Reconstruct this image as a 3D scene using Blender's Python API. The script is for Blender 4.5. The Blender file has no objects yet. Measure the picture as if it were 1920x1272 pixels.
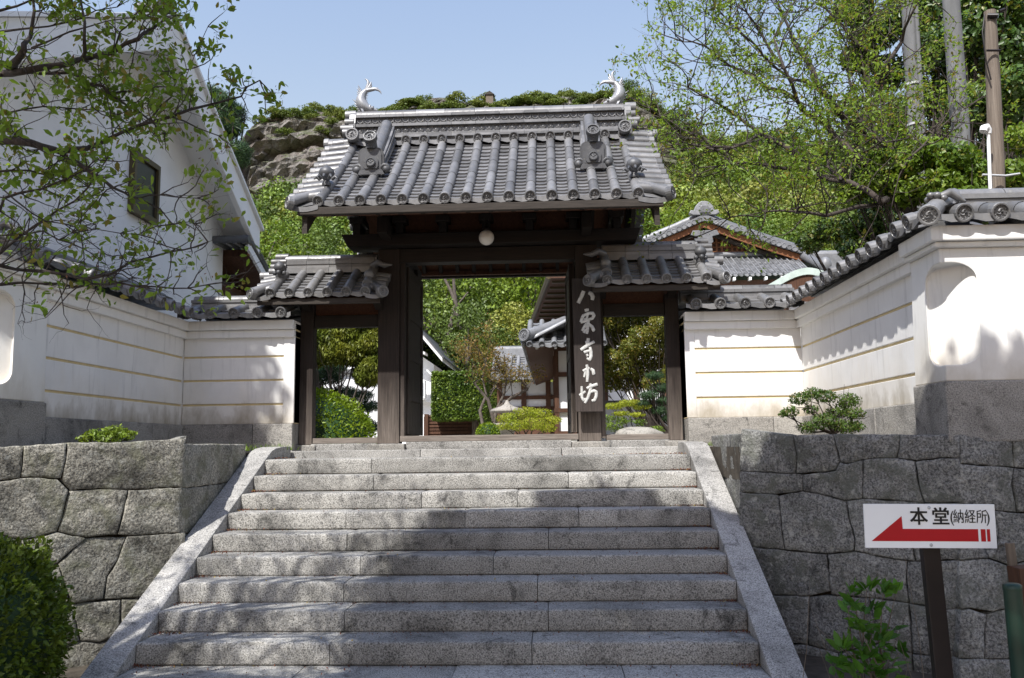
import bpy, bmesh, math, random
import numpy as np
from mathutils import Vector, Matrix, noise
R = math.radians
scene = bpy.context.scene
COL = scene.collection

# ------------------------------------------------------------------ camera, sky, sun, exposure
FPX, PITCH, YAW, ROLL, EYE = 1600.0, .1255, .046, .0126, 1.7076
_f = Vector((-math.sin(YAW)*math.cos(PITCH), math.cos(YAW)*math.cos(PITCH), math.sin(PITCH)))
_r0 = Vector((math.cos(YAW), math.sin(YAW), 0)); _u0 = _r0.cross(_f)
CR = _r0*math.cos(ROLL) - _u0*math.sin(ROLL)
CU = _u0*math.cos(ROLL) + _r0*math.sin(ROLL)
CF = _f
cam = bpy.data.cameras.new('camera'); camo = bpy.data.objects.new('camera', cam); COL.objects.link(camo)
cam.lens = 36*FPX/1920; cam.sensor_width = 36; cam.sensor_fit = 'HORIZONTAL'
cam.clip_start = .05; cam.clip_end = 2000
camo.matrix_world = Matrix(((CR.x, CU.x, -CF.x, 0), (CR.y, CU.y, -CF.y, 0), (CR.z, CU.z, -CF.z, EYE), (0, 0, 0, 1)))
scene.camera = camo

SUN_EL, SUN_AZ = R(53), R(25)          # azimuth: to the left of straight-behind-the-camera
S = Vector((-math.sin(SUN_AZ)*math.cos(SUN_EL), -math.cos(SUN_AZ)*math.cos(SUN_EL), math.sin(SUN_EL)))
sun = bpy.data.lights.new('sun', 'SUN'); suno = bpy.data.objects.new('sun', sun); COL.objects.link(suno)
sun.energy = 5.0; sun.angle = R(.53); sun.color = (1, .97, .92)
suno.rotation_euler = S.to_track_quat('Z', 'Y').to_euler()
world = bpy.data.worlds.new('World'); scene.world = world; world.use_nodes = True
wn = world.node_tree; wn.nodes.clear()
wo = wn.nodes.new('ShaderNodeOutputWorld'); bg = wn.nodes.new('ShaderNodeBackground'); sk = wn.nodes.new('ShaderNodeTexSky')
sk.sky_type = 'NISHITA'; sk.sun_disc = False; sk.sun_elevation = SUN_EL; sk.sun_rotation = math.atan2(S.x, S.y)
sk.altitude = 100; sk.air_density = 3.0; sk.dust_density = 1.5; sk.ozone_density = 8.0
bg.inputs[1].default_value = .125
tint = wn.nodes.new('ShaderNodeMix'); tint.data_type = 'RGBA'; tint.blend_type = 'MULTIPLY'; tint.inputs[0].default_value = 1; tint.inputs[7].default_value = (1.27, 1.04, 1.14, 1)
wn.links.new(sk.outputs[0], tint.inputs[6]); wn.links.new(tint.outputs[2], bg.inputs[0]); wn.links.new(bg.outputs[0], wo.inputs[0])
scene.view_settings.view_transform = 'Standard'; scene.view_settings.look = 'None'
scene.view_settings.exposure = 0.50; scene.view_settings.gamma = 1.0
scene.render.resolution_x, scene.render.resolution_y = 1024, 678

def ray(x, y):
    return CF + CR*((x-960)/FPX) - CU*((y-636)/FPX)
def at(x, y, Y=None, X=None, Z=None):
    d = ray(x, y); t = Y/d.y if Y is not None else (X/d.x if X is not None else (Z-EYE)/d.z)
    return Vector((0, 0, EYE)) + d*t
def on_plane(x, y, p, n):
    d = ray(x, y); c = Vector((0, 0, EYE)); return c + d*((p-c).dot(n)/d.dot(n))

# ------------------------------------------------------------------ materials
class NT:
    def __init__(s, name):
        s.m = bpy.data.materials.new(name); s.m.use_nodes = True; s.t = s.m.node_tree; s.t.nodes.clear()
        s.o = s.n('OutputMaterial'); s.b = s.n('BsdfPrincipled'); s.l(s.b.outputs[0], s.o.inputs[0])
    def n(s, k, **kw):
        x = s.t.nodes.new('ShaderNode'+k)
        for a, v in kw.items(): setattr(x, a, v)
        return x
    def l(s, a, b): s.t.links.new(a, b)
    def pos(s, scale=(1, 1, 1), world=True):
        g = s.n('NewGeometry').outputs['Position'] if world else s.n('TexCoord').outputs['Object']
        mp = s.n('Mapping'); mp.inputs['Scale'].default_value = scale; s.l(g, mp.inputs[0]); return mp.outputs[0]
    def noise(s, vec, scale, detail=4, rough=.55, dist=0):
        x = s.n('TexNoise'); x.inputs['Scale'].default_value = scale; x.inputs['Detail'].default_value = detail
        x.inputs['Roughness'].default_value = rough; x.inputs['Distortion'].default_value = dist; s.l(vec, x.inputs['Vector']); return x.outputs[0]
    def ramp(s, fac, stops, interp='LINEAR'):
        x = s.n('ValToRGB'); e = x.color_ramp.elements; x.color_ramp.interpolation = interp
        while len(e) < len(stops): e.new(.5)
        for i, (p, c) in enumerate(stops):
            e[i].position = p; e[i].color = (c, c, c, 1) if isinstance(c, (int, float)) else (*c, 1)
        s.l(fac, x.inputs[0]); return x.outputs[0]
    def mix(s, fac, a, b, mode='MIX'):
        x = s.n('Mix', data_type='RGBA', blend_type=mode)
        for v, i in ((fac, 0), (a, 6), (b, 7)):
            if isinstance(v, (int, float)): x.inputs[i].default_value = v if i == 0 else (v, v, v, 1)
            elif isinstance(v, tuple): x.inputs[i].default_value = (*v, 1)
            else: s.l(v, x.inputs[i])
        return x.outputs[2]
    def math(s, op, a, b=0.):
        x = s.n('Math', operation=op)
        for v, i in ((a, 0), (b, 1)):
            if isinstance(v, (int, float)): x.inputs[i].default_value = v
            else: s.l(v, x.inputs[i])
        return x.outputs[0]
    def island(s): return s.n('NewGeometry').outputs['Random Per Island']
    def z(s):
        x = s.n('SeparateXYZ'); s.l(s.n('NewGeometry').outputs['Position'], x.inputs[0]); return x.outputs
    def bump(s, h, strength=.4, dist=.02):
        x = s.n('Bump'); x.inputs['Strength'].default_value = strength; x.inputs['Distance'].default_value = dist
        s.l(h, x.inputs['Height']); s.l(x.outputs[0], s.b.inputs['Normal'])
    def fin(s, col, rough=.8, spec=.3):
        if isinstance(col, tuple): s.b.inputs['Base Color'].default_value = (*col, 1)
        else: s.l(col, s.b.inputs['Base Color'])
        if isinstance(rough, float): s.b.inputs['Roughness'].default_value = rough
        else: s.l(rough, s.b.inputs['Roughness'])
        s.b.inputs['Specular IOR Level'].default_value = spec
        return s.m

def m_granite(name, light, dark, tint=(.36, .35, .33), stain=.5, moss=None, grain=95, bumpd=.01):
    t = NT(name); p = t.pos()
    g = t.noise(p, grain, 3, .75); c = t.ramp(g, [(.36, dark), (.47, tint), (.6, light)])
    isl = t.island(); c = t.mix(1.0, c, t.ramp(isl, [(0, .72), (1, 1.1)]), 'MULTIPLY')
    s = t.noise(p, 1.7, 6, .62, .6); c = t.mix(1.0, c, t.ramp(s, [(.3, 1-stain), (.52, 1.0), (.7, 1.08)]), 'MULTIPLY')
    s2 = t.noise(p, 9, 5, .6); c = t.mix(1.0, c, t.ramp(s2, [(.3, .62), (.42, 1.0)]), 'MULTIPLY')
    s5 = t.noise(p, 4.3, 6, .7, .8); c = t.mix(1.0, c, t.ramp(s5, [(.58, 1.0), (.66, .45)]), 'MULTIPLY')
    if moss:
        s3 = t.noise(p, 3.1, 6, .65, 1.0); c = t.mix(t.ramp(s3, [(.5, 0.), (.62, .75)]), c, moss)
        s4 = t.noise(t.pos((1, 1, 1)), 14, 5, .7); c = t.mix(t.ramp(s4, [(.56, 0.), (.66, .6)]), c, (.40, .40, .36))
    h = t.math('ADD', t.noise(p, grain*.5, 4, .7), t.math('MULTIPLY', t.noise(p, 10, 5, .6), 1.6)); t.bump(h, .55, bumpd)
    return t.fin(c, .85, .25)
def m_wood(name, a, b, scale=(14, 14, 1.1), weather_lit=None, rough=.7):
    t = NT(name); p = t.pos(scale); n = t.noise(p, 3.2, 6, .62, .5); c = t.ramp(n, [(.3, a), (.7, b)])
    c = t.mix(1.0, c, t.ramp(t.island(), [(0, .8), (1, 1.15)]), 'MULTIPLY')
    if weather_lit:
        zz = t.z()[2]; w = t.math('ADD', zz, t.math('MULTIPLY', t.noise(t.pos((6, 6, 1)), 2, 4), .7))
        f = t.n('MapRange'); f.inputs[1].default_value = weather_lit[0]; f.inputs[2].default_value = weather_lit[1]; f.inputs[3].default_value = 1; f.inputs[4].default_value = 0
        t.l(w, f.inputs[0]); g = t.ramp(n, [(.3, weather_lit[2]), (.7, weather_lit[3])]); c = t.mix(f.outputs[0], c, g)
    t.bump(n, .35, .008); return t.fin(c, rough, .3)
def m_plain(name, col, var=.12, scale=6, rough=.6, bump=.15, spec=.35, stretch=(1, 1, 1), bscale=40):
    t = NT(name); p = t.pos(stretch); n = t.noise(p, scale, 5, .6)
    c = t.mix(1.0, col, t.ramp(n, [(.3, 1-var), (.7, 1+var)]), 'MULTIPLY')
    if bump: t.bump(t.noise(p, bscale, 4, .6), bump, .006)
    return t.fin(c, rough, spec)
def m_plaster(name, base_z, col=(.80, .795, .78), dirt=.8):
    t = NT(name); p = t.pos(); n = t.noise(p, 2.2, 6, .6, .4)
    c = t.mix(1.0, col, t.ramp(n, [(.3, .93), (.6, 1.02)]), 'MULTIPLY')
    st = t.noise(t.pos((5, 5, .5)), 2.0, 5, .6); c = t.mix(1.0, c, t.ramp(st, [(.28, .80), (.44, 1.0)]), 'MULTIPLY')
    zz = t.z()[2]; w = t.math('ADD', zz, t.math('MULTIPLY', t.math('SUBTRACT', t.noise(t.pos((2.5, 2.5, 1.2)), 1.0, 7, .68), .5), .95))
    f = t.n('MapRange'); f.inputs[1].default_value = base_z-.06; f.inputs[2].default_value = base_z+.20; f.inputs[3].default_value = dirt; f.inputs[4].default_value = 0
    t.l(w, f.inputs[0]); c = t.mix(f.outputs[0], c, (.135, .125, .105))
    f2 = t.n('MapRange'); f2.inputs[1].default_value = base_z; f2.inputs[2].default_value = base_z+.5; f2.inputs[3].default_value = .35; f2.inputs[4].default_value = 0
    t.l(w, f2.inputs[0]); c = t.mix(f2.outputs[0], c, (.62, .52, .36))
    t.bump(t.noise(p, 30, 5, .6), .12, .006); return t.fin(c, .85, .2)
def m_tile(name, col=(.168, .167, .168), rough=.42):
    t = NT(name); p = t.pos(); n = t.noise(p, 5, 5, .6)
    c = t.mix(1.0, col, t.ramp(t.island(), [(0, .68), (1, 1.3)]), 'MULTIPLY')
    c = t.mix(1.0, c, t.ramp(n, [(.3, .78), (.65, 1.12)]), 'MULTIPLY')
    c = t.mix(t.ramp(t.noise(p, 22, 5, .7), [(.58, 0.), (.72, .5)]), c, (.30, .29, .25))
    r = t.ramp(t.noise(p, 14, 4), [(.3, rough-.1), (.7, rough+.16)])
    t.b.inputs['Metallic'].default_value = .25; t.bump(t.noise(p, 60, 3), .12, .004)
    return t.fin(c, r, .5)
def m_leaf(name, a, b, c3=None, trans=.4, rough=.45, cs=1.3, hue=.5, spec=.35):
    t = NT(name); p = t.pos(); n = t.noise(p, cs, 3, .6)
    c = t.ramp(n, [(.32, a), (.68, b)])
    isl = t.island(); c = t.mix(1.0, c, t.ramp(isl, [(0, .62), (.5, 1.0), (1, 1.38)]), 'MULTIPLY')
    if c3: c = t.mix(t.ramp(isl, [(.86, 0.), (.93, .8)]), c, c3)
    ob = t.n('ObjectInfo').outputs['Random']; c = t.mix(1.0, c, t.ramp(ob, [(0, (.85, .92, .8)), (.5, (1, 1, 1)), (1, (1.14, 1.04, .9))]), 'MULTIPLY')
    t.fin(c, rough, spec)
    tr = t.n('BsdfTranslucent'); t.l(t.mix(1.0, c, (1.25, 1.2, .6), 'MULTIPLY'), tr.inputs[0])
    mx = t.n('MixShader'); mx.inputs[0].default_value = trans; t.l(t.b.outputs[0], mx.inputs[1]); t.l(tr.outputs[0], mx.inputs[2]); t.l(mx.outputs[0], t.o.inputs[0])
    return t.m

MT = {}
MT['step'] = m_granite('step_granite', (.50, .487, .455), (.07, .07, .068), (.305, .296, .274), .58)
MT['coping'] = m_granite('coping_granite', (.49, .48, .455), (.12, .12, .115), (.325, .316, .30), .45)
MT['base'] = m_granite('base_granite', (.46, .44, .40), (.16, .155, .145), (.33, .315, .29), .5)
MT['rubble'] = m_granite('rubble_granite', (.44, .42, .36), (.095, .09, .08), (.245, .235, .20), .6, (.15, .15, .105), 60, .03)
MT['rubble2'] = m_granite('grey_rubble_granite', (.32, .32, .305), (.075, .075, .075), (.18, .18, .172), .5, (.12, .125, .105), 60, .03)
MT['joint'] = m_plain('joint_soil', (.035, .032, .028), .3, 20, .95, .4)
MT['paving'] = m_granite('paving_granite', (.54, .53, .50), (.15, .15, .145), (.38, .37, .35), .35)
MT['soil'] = m_plain('soil', (.06, .05, .038), .45, 7, .95, .8)
MT['gravel'] = m_plain('garden_gravel', (.30, .28, .24), .3, 40, .95, .8)
MT['plaster'] = m_plaster('wall_plaster', 2.03)
MT['white'] = m_plain('white_plaster', (.82, .825, .83), .05, 2.5, .8, .08)
MT['cream'] = m_plain('cream_strip', (.66, .54, .31), .12, 8, .8, .1)
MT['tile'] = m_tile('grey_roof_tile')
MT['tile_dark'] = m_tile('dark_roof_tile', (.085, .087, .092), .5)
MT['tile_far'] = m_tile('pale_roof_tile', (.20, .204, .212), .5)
MT['wood'] = m_wood('dark_timber', (.009, .0065, .005), (.021, .014, .010))
MT['wood_h'] = m_wood('dark_crosswise_timber', (.009, .0065, .005), (.022, .0145, .0105), (1.1, 14, 14))
MT['pillar'] = m_wood('weathered_sunlit_pillar', (.014, .010, .008), (.034, .023, .018), (22, 22, .9), (1.70, 2.95, (.10, .082, .068), (.26, .22, .19)))  # weathered foot, with sunlight below the eave shadow painted into its paler tone
MT['board'] = m_wood('signboard_wood', (.022, .017, .015), (.05, .039, .034), (24, 24, .8), (2.0, 3.2, (.045, .036, .032), (.085, .068, .06)))
MT['redwood'] = m_wood('reddish_underside', (.06, .024, .013), (.13, .055, .028), (14, 1.2, 14))
MT['eavewood'] = m_wood('eave_fascia', (.026, .021, .017), (.058, .047, .038), (1.1, 14, 14))
MT['cedar'] = m_wood('warm_cedar', (.13, .05, .022), (.25, .105, .045), (8, 8, 1.5))
MT['cedar_dk'] = m_wood('dark_cedar', (.055, .026, .016), (.11, .052, .03), (8, 8, 1.5))
MT['sillwood'] = m_wood('grey_sill_timber', (.12, .10, .085), (.26, .225, .195), (1.1, 18, 18))
MT['oldwood'] = m_wood('old_pole_timber', (.10, .078, .06), (.20, .165, .13), (16, 16, .7))
MT['concrete'] = m_plain('pole_concrete', (.14, .143, .145), .25, 5, .85, .3, stretch=(1, 1, .3))
MT['copper'] = m_plain('green_copper', (.48, .57, .53), .14, 4, .65, .1)
MT['paint'] = m_plain('white_paint', (.80, .80, .78), .03, 3, .35, 0)
MT['signwhite'] = m_plain('sign_enamel', (.80, .82, .84), .03, 3, .3, 0, .5)
MT['red'] = m_plain('red_film', (.40, .005, .011), .05, 5, .4, 0)
MT['black'] = m_plain('black_lettering', (.012, .012, .013), .1, 5, .4, 0)
MT['brownpost'] = m_plain('dark_brown_paint', (.010, .006, .0055), .2, 8, .4, .1)
MT['greenpost'] = m_plain('dark_green_vinyl', (.010, .032, .022), .2, 8, .35, .1)
MT['letter'] = m_plain('grey_white_letter_paint', (.50, .50, .48), .3, 30, .7, .3)
MT['globe'] = m_plain('opal_glass', (.72, .70, .64), .04, 4, .25, 0, .5)
MT['metal'] = m_plain('galvanised_metal', (.45, .46, .47), .1, 10, .4, 0, .6)
MT['glass'] = m_plain('dark_screen', (.02, .018, .014), .2, 6, .3, 0, .5)
MT['shoji'] = m_plain('white_panel', (.78, .79, .80), .04, 3, .7, 0)
MT['stone'] = m_granite('lantern_stone', (.46, .43, .38), (.16, .15, .14), (.34, .32, .285), .4)
MT['bark'] = m_wood('grey_bark', (.055, .045, .038), (.17, .145, .12), (9, 9, 3), None, .9)
MT['bark_dk'] = m_wood('dark_cherry_bark', (.028, .022, .019), (.085, .068, .058), (20, 20, 8), None, .85)
MT['litter'] = m_leaf('brown_petal_litter', (.085, .028, .02), (.15, .06, .035), (.30, .25, .05), .05, .8, 9)
MT['lf_cherry'] = m_leaf('cherry_leaf', (.13, .23, .028), (.22, .32, .045), (.22, .15, .05), .5, .42, 1.5)
MT['lf_bud'] = m_leaf('brown_calyx', (.13, .06, .035), (.20, .095, .055), None, .15, .7)
MT['lf_dark'] = m_leaf('evergreen_leaf', (.035, .085, .016), (.10, .165, .028), (.22, .20, .03), .28, .42, .9, spec=.5)
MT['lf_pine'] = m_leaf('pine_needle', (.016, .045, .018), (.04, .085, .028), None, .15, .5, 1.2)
MT['lf_bright'] = m_leaf('fresh_leaf', (.095, .17, .016), (.21, .28, .034), None, .35, .45, .8)
MT['lf_forest'] = m_leaf('forest_leaf', (.065, .125, .014), (.18, .245, .032), None, .14, .5, .12)
MT['lf_forest2'] = m_leaf('yellow_green_leaf', (.13, .165, .026), (.25, .27, .05), None, .14, .5, .15)
MT['lf_forest3'] = m_leaf('deep_forest_leaf', (.052, .092, .016), (.11, .155, .028), None, .2, .5, .15)
MT['lf_hedge'] = m_leaf('hedge_leaf', (.07, .13, .018), (.15, .22, .03), None, .3, .4, 2.2)
MT['lf_bush'] = m_leaf('azalea_leaf', (.08, .13, .015), (.16, .20, .03), None, .3, .42, 3)
MT['lf_azalea'] = m_leaf('small_azalea_leaf', (.05, .10, .018), (.11, .17, .03), (.16, .13, .05), .3, .45, 4)
MT['lf_lime'] = m_leaf('lime_maple_leaf', (.22, .30, .022), (.36, .40, .045), None, .45, .5, 3)
MT['lf_olive'] = m_leaf('olive_gold_leaf', (.10, .14, .022), (.22, .23, .045), (.30, .20, .05), .4, .5, 1.6)
MT['lf_weep'] = m_leaf('weeping_conifer_leaf', (.09, .14, .02), (.21, .24, .04), None, .35, .5, 1.8)
MT['lf_plant'] = m_leaf('soft_plant_leaf', (.055, .15, .016), (.11, .23, .03), None, .4, .42, 5)
MT['lf_scrub'] = m_leaf('cliff_scrub_leaf', (.08, .125, .022), (.17, .21, .04), None, .2, .6, .3)
MT['grass'] = m_leaf('weed_blade', (.10, .20, .02), (.2, .28, .04), None, .4, .5, 6)

# ------------------------------------------------------------------ mesh building
ORG = {}
def org(o): return ORG.get(o.name, Vector((0, 0, 0))) if o else Vector((0, 0, 0))
def props(o, label=None, cat=None, group=None, kind=None):
    for k, v in (('label', label), ('category', cat), ('group', group), ('kind', kind)):
        if v: o[k] = v
    return o
def thing(name, label, cat, loc=(0, 0, 0), group=None):
    o = bpy.data.objects.new(name, None); o.empty_display_size = .2; COL.objects.link(o); o.location = loc
    ORG[o.name] = Vector(loc); return props(o, label, cat, group, 'thing')
def link(me, name, parent=None, mats=None):
    o = bpy.data.objects.new(name, me); COL.objects.link(o)
    if parent: o.parent = parent; ORG[o.name] = org(parent)
    return o
class MB:
    def __init__(s): s.v = []; s.f = []; s.s = []; s.mi = []; s.m = 0
    def add(s, vs, fs, smooth=False):
        b = len(s.v); s.v.extend([tuple(x) for x in vs])
        for f in fs: s.f.append(tuple(i+b for i in f)); s.s.append(smooth); s.mi.append(s.m)
    def box(s, x0, x1, y0, y1, z0, z1):
        s.add([(x0, y0, z0), (x1, y0, z0), (x1, y1, z0), (x0, y1, z0), (x0, y0, z1), (x1, y0, z1), (x1, y1, z1), (x0, y1, z1)],
              [(0, 3, 2, 1), (4, 5, 6, 7), (0, 1, 5, 4), (1, 2, 6, 5), (2, 3, 7, 6), (3, 0, 4, 7)])
    def hexa(s, b, t):     # bottom 4, top 4
        s.add(list(b)+list(t), [(0, 3, 2, 1), (4, 5, 6, 7), (0, 1, 5, 4), (1, 2, 6, 5), (2, 3, 7, 6), (3, 0, 4, 7)])
    def beam(s, p, q, w, h, up=Vector((0, 0, 1))):
        p, q = Vector(p), Vector(q); d = (q-p).normalized(); a = d.cross(up).normalized()*w/2; b = a.cross(d).normalized()*h/2
        s.hexa([p-a-b, p+a-b, p+a+b, p-a+b], [q-a-b, q+a-b, q+a+b, q-a+b])
    def prism(s, poly, o, u, v, w, depth):   # poly in (u,v) from o, extruded along w by depth
        o, u, v, w = Vector(o), Vector(u), Vector(v), Vector(w); n = len(poly)
        A = [o+u*a+v*b for a, b in poly]; B = [p+w*depth for p in A]
        s.add(A+B, [tuple(range(n-1, -1, -1)), tuple(range(n, 2*n))]+[(i, (i+1) % n, n+(i+1) % n, n+i) for i in range(n)])
    def tube(s, path, rad, n=8, caps=True, smooth=True, flat=None):
        P = [Vector(p) for p in path]; k = len(P)
        if not isinstance(rad, (list, tuple)): rad = [rad]*k
        t0 = (P[1]-P[0]).normalized(); ref = Vector((0, 0, 1)) if abs(t0.z) < .9 else Vector((1, 0, 0))
        a = t0.cross(ref).normalized(); vs = []
        for i in range(k):
            t = (P[min(i+1, k-1)]-P[max(i-1, 0)]).normalized(); a = (a-t*a.dot(t)).normalized(); b = t.cross(a)
            for j in range(n):
                th = 2*math.pi*j/n; vs.append(P[i]+(a*math.cos(th)+b*math.sin(th)*(flat or 1))*rad[i])
        fs = [(i*n+j, i*n+(j+1) % n, (i+1)*n+(j+1) % n, (i+1)*n+j) for i in range(k-1) for j in range(n)]
        s.add(vs, fs, smooth)
        if caps:
            s.add(vs[:n], [tuple(range(n-1, -1, -1))]); s.add(vs[-n:], [tuple(range(n))])
    def lathe(s, prof, o, ax, n=16, smooth=True):   # prof [(r,h)]
        o = Vector(o); ax = Vector(ax).normalized(); a = ax.cross(Vector((0, 0, 1)) if abs(ax.z) < .9 else Vector((1, 0, 0))).normalized(); b = ax.cross(a); vs = []
        for r, h in prof:
            for j in range(n):
                th = 2*math.pi*j/n; vs.append(o+ax*h+(a*math.cos(th)+b*math.sin(th))*r)
        s.add(vs, [(i*n+j, i*n+(j+1) % n, (i+1)*n+(j+1) % n, (i+1)*n+j) for i in range(len(prof)-1) for j in range(n)], smooth)
    def ball(s, c, r, nu=10, nv=6):
        c = Vector(c); r = Vector(r) if not isinstance(r, (int, float)) else Vector((r, r, r)); vs = []
        for i in range(nv+1):
            ph = math.pi*i/nv
            for j in range(nu):
                th = 2*math.pi*j/nu; vs.append((c.x+r.x*math.sin(ph)*math.cos(th), c.y+r.y*math.sin(ph)*math.sin(th), c.z+r.z*math.cos(ph)))
        s.add(vs, [(i*nu+j, (i+1)*nu+j, (i+1)*nu+(j+1) % nu, i*nu+(j+1) % nu) for i in range(nv) for j in range(nu)], True)
    def grid(s, rows, smooth=True):
        n = len(rows[0]); vs = [p for r in rows for p in r]
        s.add(vs, [(i*n+j, i*n+j+1, (i+1)*n+j+1, (i+1)*n+j) for i in range(len(rows)-1) for j in range(n-1)], smooth)
    def mesh(s, name, mats, off=Vector((0, 0, 0)), bevel=0, seg=2):
        me = bpy.data.meshes.new(name); me.from_pydata([(a-off.x, b-off.y, c-off.z) for a, b, c in s.v], [], s.f)
        for m in (mats if isinstance(mats, (list, tuple)) else [mats]): me.materials.append(MT[m] if isinstance(m, str) else m)
        me.polygons.foreach_set('use_smooth', s.s); me.polygons.foreach_set('material_index', s.mi)
        bm = bmesh.new(); bm.from_mesh(me)
        bmesh.ops.remove_doubles(bm, verts=bm.verts, dist=1e-5) if bevel else None
        bmesh.ops.recalc_face_normals(bm, faces=bm.faces)
        if bevel:
            ed = [e for e in bm.edges if len(e.link_faces) == 2 and e.calc_face_angle(0) > .5]
            bmesh.ops.bevel(bm, geom=ed, offset=bevel, segments=seg, affect='EDGES', profile=.6, clamp_overlap=True)
        bm.to_mesh(me); bm.free(); me.update(); return me
    def build(s, name, mats, parent=None, bevel=0, seg=2):
        return link(s.mesh(name, mats, org(parent), bevel, seg), name, parent)
    def struct(s, name, mats, bevel=0):
        o = s.build(name, mats, None, bevel); o['kind'] = 'structure'; return o
def joinmb(*ms):
    r = MB()
    for m in ms:
        b = len(r.v); r.v += m.v; r.f += [tuple(i+b for i in f) for f in m.f]; r.s += m.s; r.mi += m.mi
    return r
def copy_tree(o, parent=None):
    c = o.copy(); COL.objects.link(c); c.parent = parent; ORG[c.name] = org(o)
    for ch in list(o.children): copy_tree(ch, c)
    return c

# leaves: every leaf a small folded blade
def leaf_mesh(name, C, size, mat, rng, off=Vector((0, 0, 0)), up=.35, slim=.45, droop=0., direct=None, simple=False, out=None):
    C = np.asarray(C, float).reshape(-1, 3); n = len(C); size = np.broadcast_to(np.asarray(size, float), (n,))*rng.uniform(.65, 1.3, n)
    d = rng.normal(size=(n, 3)) if direct is None else np.asarray(direct)+rng.normal(size=(n, 3))*.45
    d[:, 2] -= droop; d /= np.linalg.norm(d, axis=1)[:, None]+1e-9
    nn = rng.normal(size=(n, 3)); nn[:, 2] = np.abs(nn[:, 2])+up
    if out is not None: nn = np.asarray(out)*2.0+rng.normal(size=(n, 3))*.6; nn[:, 2] += .2
    w = np.cross(d, nn); w /= np.linalg.norm(w, axis=1)[:, None]+1e-9
    nn = np.cross(w, d); L = size[:, None]; W = L*slim
    b = C-d*L*.5
    if simple:
        V = np.stack([b, b+d*L*.5-w*W*.5+nn*L*.06, b+d*L, b+d*L*.5+w*W*.5+nn*L*.06], 1); k = 4
        F = [(0, 1, 2, 3)]
    else:
        V = np.stack([b, b+d*L*.3-w*W*.5+nn*L*.08, b+d*L*.68-w*W*.36+nn*L*.07, b+d*L, b+d*L*.68+w*W*.36+nn*L*.07, b+d*L*.3+w*W*.5+nn*L*.08], 1); k = 6
        F = [(0, 1, 2, 3), (0, 3, 4, 5)]
    V = V.reshape(-1, 3)-np.array(off)
    idx = (np.arange(n)[:, None, None]*k+np.array(F)[None]).reshape(-1); nf = n*len(F)
    me = bpy.data.meshes.new(name); me.vertices.add(len(V)); me.vertices.foreach_set('co', V.ravel())
    me.loops.add(nf*4); me.loops.foreach_set('vertex_index', idx); me.polygons.add(nf)
    me.polygons.foreach_set('loop_start', np.arange(nf)*4); me.polygons.foreach_set('loop_total', np.full(nf, 4))
    me.materials.append(MT[mat]); me.update(calc_edges=True); me.validate(); return me
def clump_points(centers, radii, n_each, rng, shell=.5, flat=.75, want=False):
    out = []; dirs = []
    for c, r in zip(centers, radii):
        v = rng.normal(size=(n_each, 3)); v /= np.linalg.norm(v, axis=1)[:, None]; dirs.append(v.copy())
        rr = r*(shell+(1-shell)*rng.random(n_each)**.5)[:, None]; v = v*rr; v[:, 2] *= flat; out.append(v+np.asarray(c))
    return (np.concatenate(out), np.concatenate(dirs)) if want else np.concatenate(out)
rnd = random.Random(7)
# ------------------------------------------------------------------ ground and terraces
XC = -.819; W = 4.5; RS = .1604; TD = .3412; Y1 = 9.046; Z1 = 10*RS; Y10 = Y1-9*TD
def sheet(name, mat, pts, z, thick=None):
    b = MB()
    if thick is None: b.add([(x, y, z) for x, y in pts], [tuple(range(len(pts)))])
    else: b.prism([(x, y) for x, y in pts], (0, 0, z-thick), (1, 0, 0), (0, 1, 0), (0, 0, 1), thick)
    return b.struct(name, mat)
sheet('ground', 'soil', [(-400, -60), (400, -60), (400, 500), (-400, 500)], -.02)
b = MB(); rr = random.Random(3)
for j in range(9):
    y1 = Y10-.012-j*.62; x = -4.2-rr.random()*.6
    while x < 3.4:
        w = rr.uniform(.95, 1.5); b.box(x, x+w-.01, y1-.61, y1, -.1, rr.uniform(-.003, .003)); x += w
b.struct('paving', 'paving', .006)
TB = 1.70
sheet('terrace', 'soil', [(-4.9, 7.9), (-3.34, 7.9), (-3.34, 9.2), (-3.1, 10.06), (1.5, 10.06), (1.69, 9.2), (1.69, 7.9), (3.3, 7.9), (3.3, 11.2), (-4.9, 11.2)], TB-.02, .3)
sheet('garden_ground', 'gravel', [(-60, 11.2), (60, 11.2), (60, 62), (-60, 62)], 1.74)

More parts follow.
